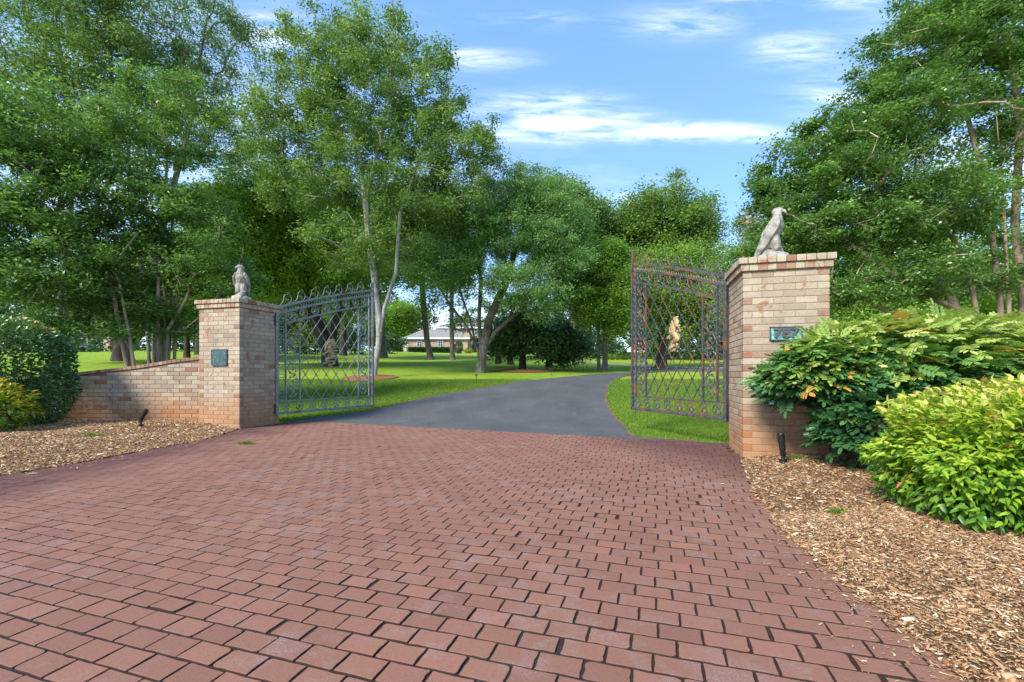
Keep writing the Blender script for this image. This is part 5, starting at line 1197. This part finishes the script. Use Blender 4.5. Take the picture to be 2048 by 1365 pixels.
# far woods that read as one mass
def woods(name, lab, specs, nl, leaf, mat, seed, cr=1.6):
    rg = np.random.default_rng(seed); C = []; R = []
    for (px0, px1, ytop0, ytop1, Y0, Y1, k) in specs:
        for i in range(k):
            t = (i+rg.uniform(0, 1))/k; px = px0+(px1-px0)*t; Y = rg.uniform(Y0, Y1); x = (px-1024)/910*Y; g = float(TH(x, Y))
            zt = 1+(748-(ytop0+(ytop1-ytop0)*t)+rg.uniform(-18, 14))/910*Y; hh = zt-g
            r = rg.uniform(.10, .16)*0+rg.uniform(3.0, 5.0)
            for j in range(max(2, int(hh/3.2))):
                C.append((x+rg.normal(0, 1.4), Y+rg.normal(0, 1.5), g+hh*(j+.6)/(max(2, int(hh/3.2))+.3))); R.append(r*(1-.35*j/(hh/3.2+1)))
    C = np.array(C); R = np.array(R); nc = len(C)*9; pk = rg.integers(0, len(C), nc); d = rg.normal(0, 1, (nc, 3)); d /= np.linalg.norm(d, axis=1)[:, None]; d[:, 1] = -np.abs(d[:, 1])*.8
    pts = C[pk]+d*R[pk][:, None]*rg.uniform(.7, 1.05, nc)[:, None]; tc_ = rg.uniform(.1, .7, nc); idx = rg.integers(0, nc, nl)
    pos = pts[idx]+rg.normal(0, .45, (nl, 3))*cr*.6; pos = pos[pos[:, 2] > TH(pos[:, 0], pos[:, 1])]; idx = idx[:len(pos)]
    n = len(pos); o = scatter(name, T_RHOMB, pos, rand_frames(n, rg, .3, .1), leaf*rg.uniform(.7, 1.3, n), leaf*.5, np.clip(tc_[idx]*.7+rg.uniform(0, .4, n), 0, 1), mat)
    tag(o, lab, None, None, 'stuff')
woods('distant_woods', 'far wood closing the view behind house and lawn', [(-120, 700, 540, 590, 75, 95, 30), (690, 860, 590, 625, 105, 125, 11), (900, 1010, 640, 615, 110, 125, 7), (980, 1260, 600, 580, 95, 112, 14), (1260, 1700, 600, 590, 62, 82, 18), (1650, 2100, 560, 520, 55, 75, 16)], 190000, .62, M['leaf_far'], 140)
woods('distant_understory', 'dark low understory at the far edge of the lawn', [(-60, 740, 668, 672, 60, 66, 30), (1110, 1250, 690, 690, 66, 74, 9), (1250, 1700, 680, 675, 44, 50, 26)], 60000, .42, M['leaf_dark'], 141, 1.2)

# ------------------------------------------------------------------ small far shrubs and hedges
def ball(lab, px, py, rpx, name='boxwood_ball', cat='shrub', grp='clipped round shrubs across the far lawn', mat=None, w=1.0, n=900, h=1.0):
    x, y = G(px, py); r = rpx/910*y; z = float(TH(x, y)); rg = np.random.default_rng(int(px*7)); d = rg.normal(0, 1, (n, 3)); d /= np.linalg.norm(d, axis=1)[:, None]
    pos = d*np.array([r*w, r, r*h])*rg.uniform(.75, 1.03, n)[:, None]+np.array([0, 0, r*h*.9]); rt = empty(name, (x, y, z))
    scatter('foliage', T_RHOMB, pos, rand_frames(n, rg, .4), r*.30, r*.16, rg.uniform(.1, .8, n), mat or M['leaf_oak'], rt)
    s = MB(); s.tube([(0, 0, -.05), (0, 0, r*h)], r*.08, 6); s.build('stem', M['bark_dark'], rt); tag(rt, lab, cat, grp)
for i, (px, lab) in enumerate([(1214.5, 'first clipped round shrub right of the two dark stems'), (1225, 'second clipped round shrub right of the two dark stems'), (1235.5, 'third clipped round shrub right of the two dark stems'), (1245.5, 'fourth clipped round shrub right of the two dark stems'), (1251.5, 'last clipped round shrub before the right gate post')]):
    ball(lab, px, 720, 4.6)
ball('yellow-green mound shrub left of the two dark stems', 1192, 713.5, 4.5, 'mound_shrub', 'shrub', None, M['leaf_lime'], 1.5, 900, .8)
ball('low olive hedge mound at the far edge of the lawn', 1176, 712, 5, 'mound_shrub', 'shrub', None, M['leaf_oak'], 1.9, 900, .7)
def hedge(lab, x0, x1, y, h, d, mat, tilt=0, n=5000):
    rg = np.random.default_rng(int(abs(x0)*100)); rt = empty('hedge', ((x0+x1)/2, y, float(TH((x0+x1)/2, y))-.1))
    L = x1-x0; f = rg.uniform(0, 1, n); pos = np.stack([rg.uniform(-L/2, L/2, n), rg.uniform(-d/2, d/2, n), rg.uniform(0, h, n)], 1)
    k = f < .5; pos[k, 1] = -d/2+rg.normal(0, .05, k.sum()); k = f > .72; pos[k, 2] = h+rg.normal(0, .05, k.sum()); pos[:, 2] += np.clip((x0+L/2+pos[:, 0])*0, 0, 0)
    scatter('foliage', T_RHOMB, pos, rand_frames(n, rg, .3), .30, .18, rg.uniform(0, .7, n), mat, rt)
    for i in range(6):
        s = MB(); s.tube([(-L/2+L*(i+.5)/6, 0, -.1), (-L/2+L*(i+.5)/6, 0, h*.8)], .06, 6); s.build('stem', M['bark_dark'], rt)
    s = None; tag(rt, lab, 'hedge', 'hedges by the house')

# ------------------------------------------------------------------ the brick house
def house():
    Y0 = 85.0; s = Y0/910
    gx0, gx1 = (816-1024)*s, (903-1024)*s; zg = 1+(748-706.5)*s; ze = 1+(748-676)*s
    rt = empty('brick_house', (gx0, Y0, zg)); H = ze-zg; Wd = gx1-gx0
    f = 1.0; dep = 9.0; lx = -1.2   # garage wing turned slightly, its left end visible
    skew = 1.9
    w = MB()
    ang = radians(12); 
    def q(x, y, z): return (x, y, z)
    # garage wing body (left end face slants back-left)
    A = [(0, 0), (Wd+3, 0), (Wd+3, dep), (-4.6, dep)]
    vs = [(x, y, z) for z in (-.6, H) for (x, y) in A]; w.add(vs, [(0, 1, 5, 4), (1, 2, 6, 5), (2, 3, 7, 6), (3, 0, 4, 7)])
    w.build('wall', M['far_brick'], rt)
    r = MB(); ov = .45; zr = 1+(748-654.5)*s-zg
    B = [(-ov, -ov, H), (Wd+3+ov, -ov, H), (Wd+3+ov, dep+ov, H), (-4.6-ov, dep+ov, H), (1.9, dep*.5, zr), (Wd+.2, dep*.5, zr)]
    r.add(B, [(0, 1, 5, 4), (1, 2, 5), (2, 3, 4, 5), (3, 0, 4)]); ro = r.build('roof', M['roof'], rt)
    e = MB(); e.box(((Wd+3)/2, -ov, H-.12), ((Wd+3)/2+ov, .06, .16)); e.tube([(-ov, -ov, H-.1), (-4.6-ov, dep+ov, H-.1)], .13, 4); e.build('gutter', M['white'], rt)
    ch = MB(); cx = (843.5-1024)*s-gx0; ch.box((cx, dep*.5, zr+.4), (.42, .42, 1.2)); ch.box((cx, dep*.5, zr+1.65), (.5, .5, .12)); ch.build('chimney', M['far_brick'], ro)
    for px in (839, 881):
        x = (px-1024)*s-gx0; ww = .42; z0 = 1+(748-693)*s-zg; z1 = 1+(748-683.5)*s-zg
        fr = MB(); arcp = [(x+cos(a)*ww, -.05, z1+sin(a)*ww) for a in np.linspace(pi, 0, 10)]
        fr.tube([(x-ww, -.05, z0)]+arcp+[(x+ww, -.05, z0)], .07, 4, closed=True); fr.box((x, -.05, (z0+z1)/2+.1), (.03, .04, (z1-z0)/2+.2)); fr.box((x, -.05, z1), (ww, .04, .04)); fr.box((x, -.05, (z0+z1)/2), (ww, .04, .03))
        wo = fr.build('window', M['white'], rt)
        g = MB(); g.add([(x-ww, -.02, z0)]+[(a[0], -.02, a[2]) for a in arcp]+[(x+ww, -.02, z0)], [tuple(range(12))]); g.build('pane', M['glass'], wo)
    # garage doors on the slanted end
    dx, dy = -4.6, dep; Ld = math.hypot(dx, dy); ux, uy = dx/Ld, dy/Ld; nxn, nyn = -uy, ux
    for k, t in enumerate((.16, .58)):
        d = MB(); cxx, cyy = dx*(t+.10), dy*(t+.10)
        d.box((cxx-abs(nxn)*.04, cyy-.03, H*.40), (Ld*.13, .05, H*.40), ((ux, uy, 0), (nxn, nyn, 0), (0, 0, 1)))
        for z in (.25, .5, .75): d.box((cxx-abs(nxn)*.10, cyy-.04, H*.8*z), (Ld*.13, .03, .025), ((ux, uy, 0), (nxn, nyn, 0), (0, 0, 1)))
        d.build('garage_door', M['garage_door'], rt)
    # main two-storey block behind
    mbk = MB(); x0 = (872-1024)*s*1.12-gx0; x1 = (1010-1024)*s*1.12-gx0; yb = 10.2; h2 = 1+(748-655)*s*1.12-zg
    mbk.box(((x0+x1)/2, yb+5, h2/2-.3), ((x1-x0)/2, 5, h2/2+.3)); mbk.build('upper_wall', M['far_brick'], rt)
    r2 = MB(); zr2 = h2+1.5
    r2.add([(x0-.5, yb-.5, h2), (x1+.5, yb-.5, h2), (x1+.5, yb+10.5, h2), (x0-.5, yb+10.5, h2), (x0+3.6, yb+5, zr2), (x1-3.6, yb+5, zr2)], [(0, 1, 5, 4), (1, 2, 5), (2, 3, 4, 5), (3, 0, 4)]); r2.build('roof', M['roof'], rt)
    e = MB(); e.box(((x0+x1)/2, yb-.5, h2-.12), ((x1-x0)/2+.5, .06, .16)); e.build('gutter', M['white'], rt)
    for (px, py, ww, hh) in ((898, 663, .6, .8), (949, 691, .55, 1.1), (975, 691, .55, 1.1), (949, 664, .55, .7)):
        x = (px-1024)*s*1.12-gx0; z = 1+(748-py)*s*1.12-zg; fr = MB()
        for (a, b, c, d_) in ((x, z+hh, ww+.08, .07), (x, z-hh, ww+.08, .07), (x-ww, z, .06, hh), (x+ww, z, .06, hh), (x, z, .03, hh), (x, z, ww, .03)): fr.box((a, yb-.06, b), (c, .06, d_))
        wo = fr.build('window', M['white'], rt); g = MB(); g.box((x, yb-.02, z), (ww, .03, hh)); g.build('pane', M['glass'], wo)
    tag(rt, 'pale brick house with grey hipped roofs and arched windows up the lawn', 'house')
house()
def X85(px, Y=85): return (px-1024)/910*Y
hedge('tall clipped dark hedge left of the garage end', X85(762, 84), X85(809, 84), 83, 2.2, 1.2, M['leaf_dark'], n=6000)
hedge('low hedge under the arched windows of the brick house', X85(818, 83.5), X85(900, 83.5), 83.4, .95, .9, M['leaf_dark'], n=7000)
ball('golden shrub by the house right of the low hedge', 937, 707, 6.5, 'golden_shrub', 'shrub', None, M['leaf_nandina_gold'], 1.6, 1200, .8)
ball('dark upright shrub against the house wall', 917, 707.5, 9, 'dark_shrub', 'shrub', None, M['leaf_dark'], 1.0, 1400, 1.5)
# neighbour's house and parked car glimpsed at the left
hx, hy = (172-1024)/910*75, 75; hz = float(TH(hx, hy))
nh = empty('neighbour_house', (hx, hy, hz)); w = MB(); w.box((0, 3, 1.2), (4.0, 3, 1.6)); w.build('wall', M['far_brick'], nh)
r = MB(); r.add([(-4.5, -.5, 2.8), (4.5, -.5, 2.8), (4.5, 6.5, 2.8), (-4.5, 6.5, 2.8), (-2, 3, 5), (2, 3, 5)], [(0, 1, 5, 4), (1, 2, 5), (2, 3, 4, 5), (3, 0, 4)]); r.build('roof', M['roof'], nh)
for wx_ in (2.2, -2.2): g = MB(); g.box((wx_, -.02, 1.5), (.6, .04, .6)); g.build('window', M['glass'], nh)
tag(nh, 'low pinkish brick building glimpsed across the lawn under the left trees', 'house')
cx, cy = (151-1024)/910*62, 62; cz = float(TH(cx, cy)); car = empty('parked_car', (cx, cy, cz), radians(10))
b = MB(); prof = [(-2.2, .35), (-2.2, .75), (-1.5, .9), (-.8, 1.35), (.7, 1.4), (1.4, .95), (2.15, .85), (2.25, .35)]
for i, (x, z) in enumerate(prof): pass
vs = [(x, y, z) for y in (-.85, .85) for (x, z) in prof]; n = len(prof); b.add(vs, [tuple(range(n)), tuple(range(2*n-1, n-1, -1))]+[(i, i+n, (i+1) % n+n, (i+1) % n) for i in range(n)]); b.build('body', M['white'], car)
g = MB(); g.add([(-.75, -.87, .95), (-.55, -.87, 1.28), (.6, -.87, 1.3), (1.1, -.87, .95)], [(0, 1, 2, 3)]); g.build('side_window', M['glass'], car)
for x in (-1.4, 1.4):
    for y in (-.8, .8): w = MB(); w.lathe((x, y-.1, .33), [(0, 0), (.33, 0), (.33, .2), (0, .2)], 14, (0, 1, 0)); w.build('wheel', M['black'], car)
tag(car, 'white car parked far off, glimpsed past the dark round shrub', 'car')
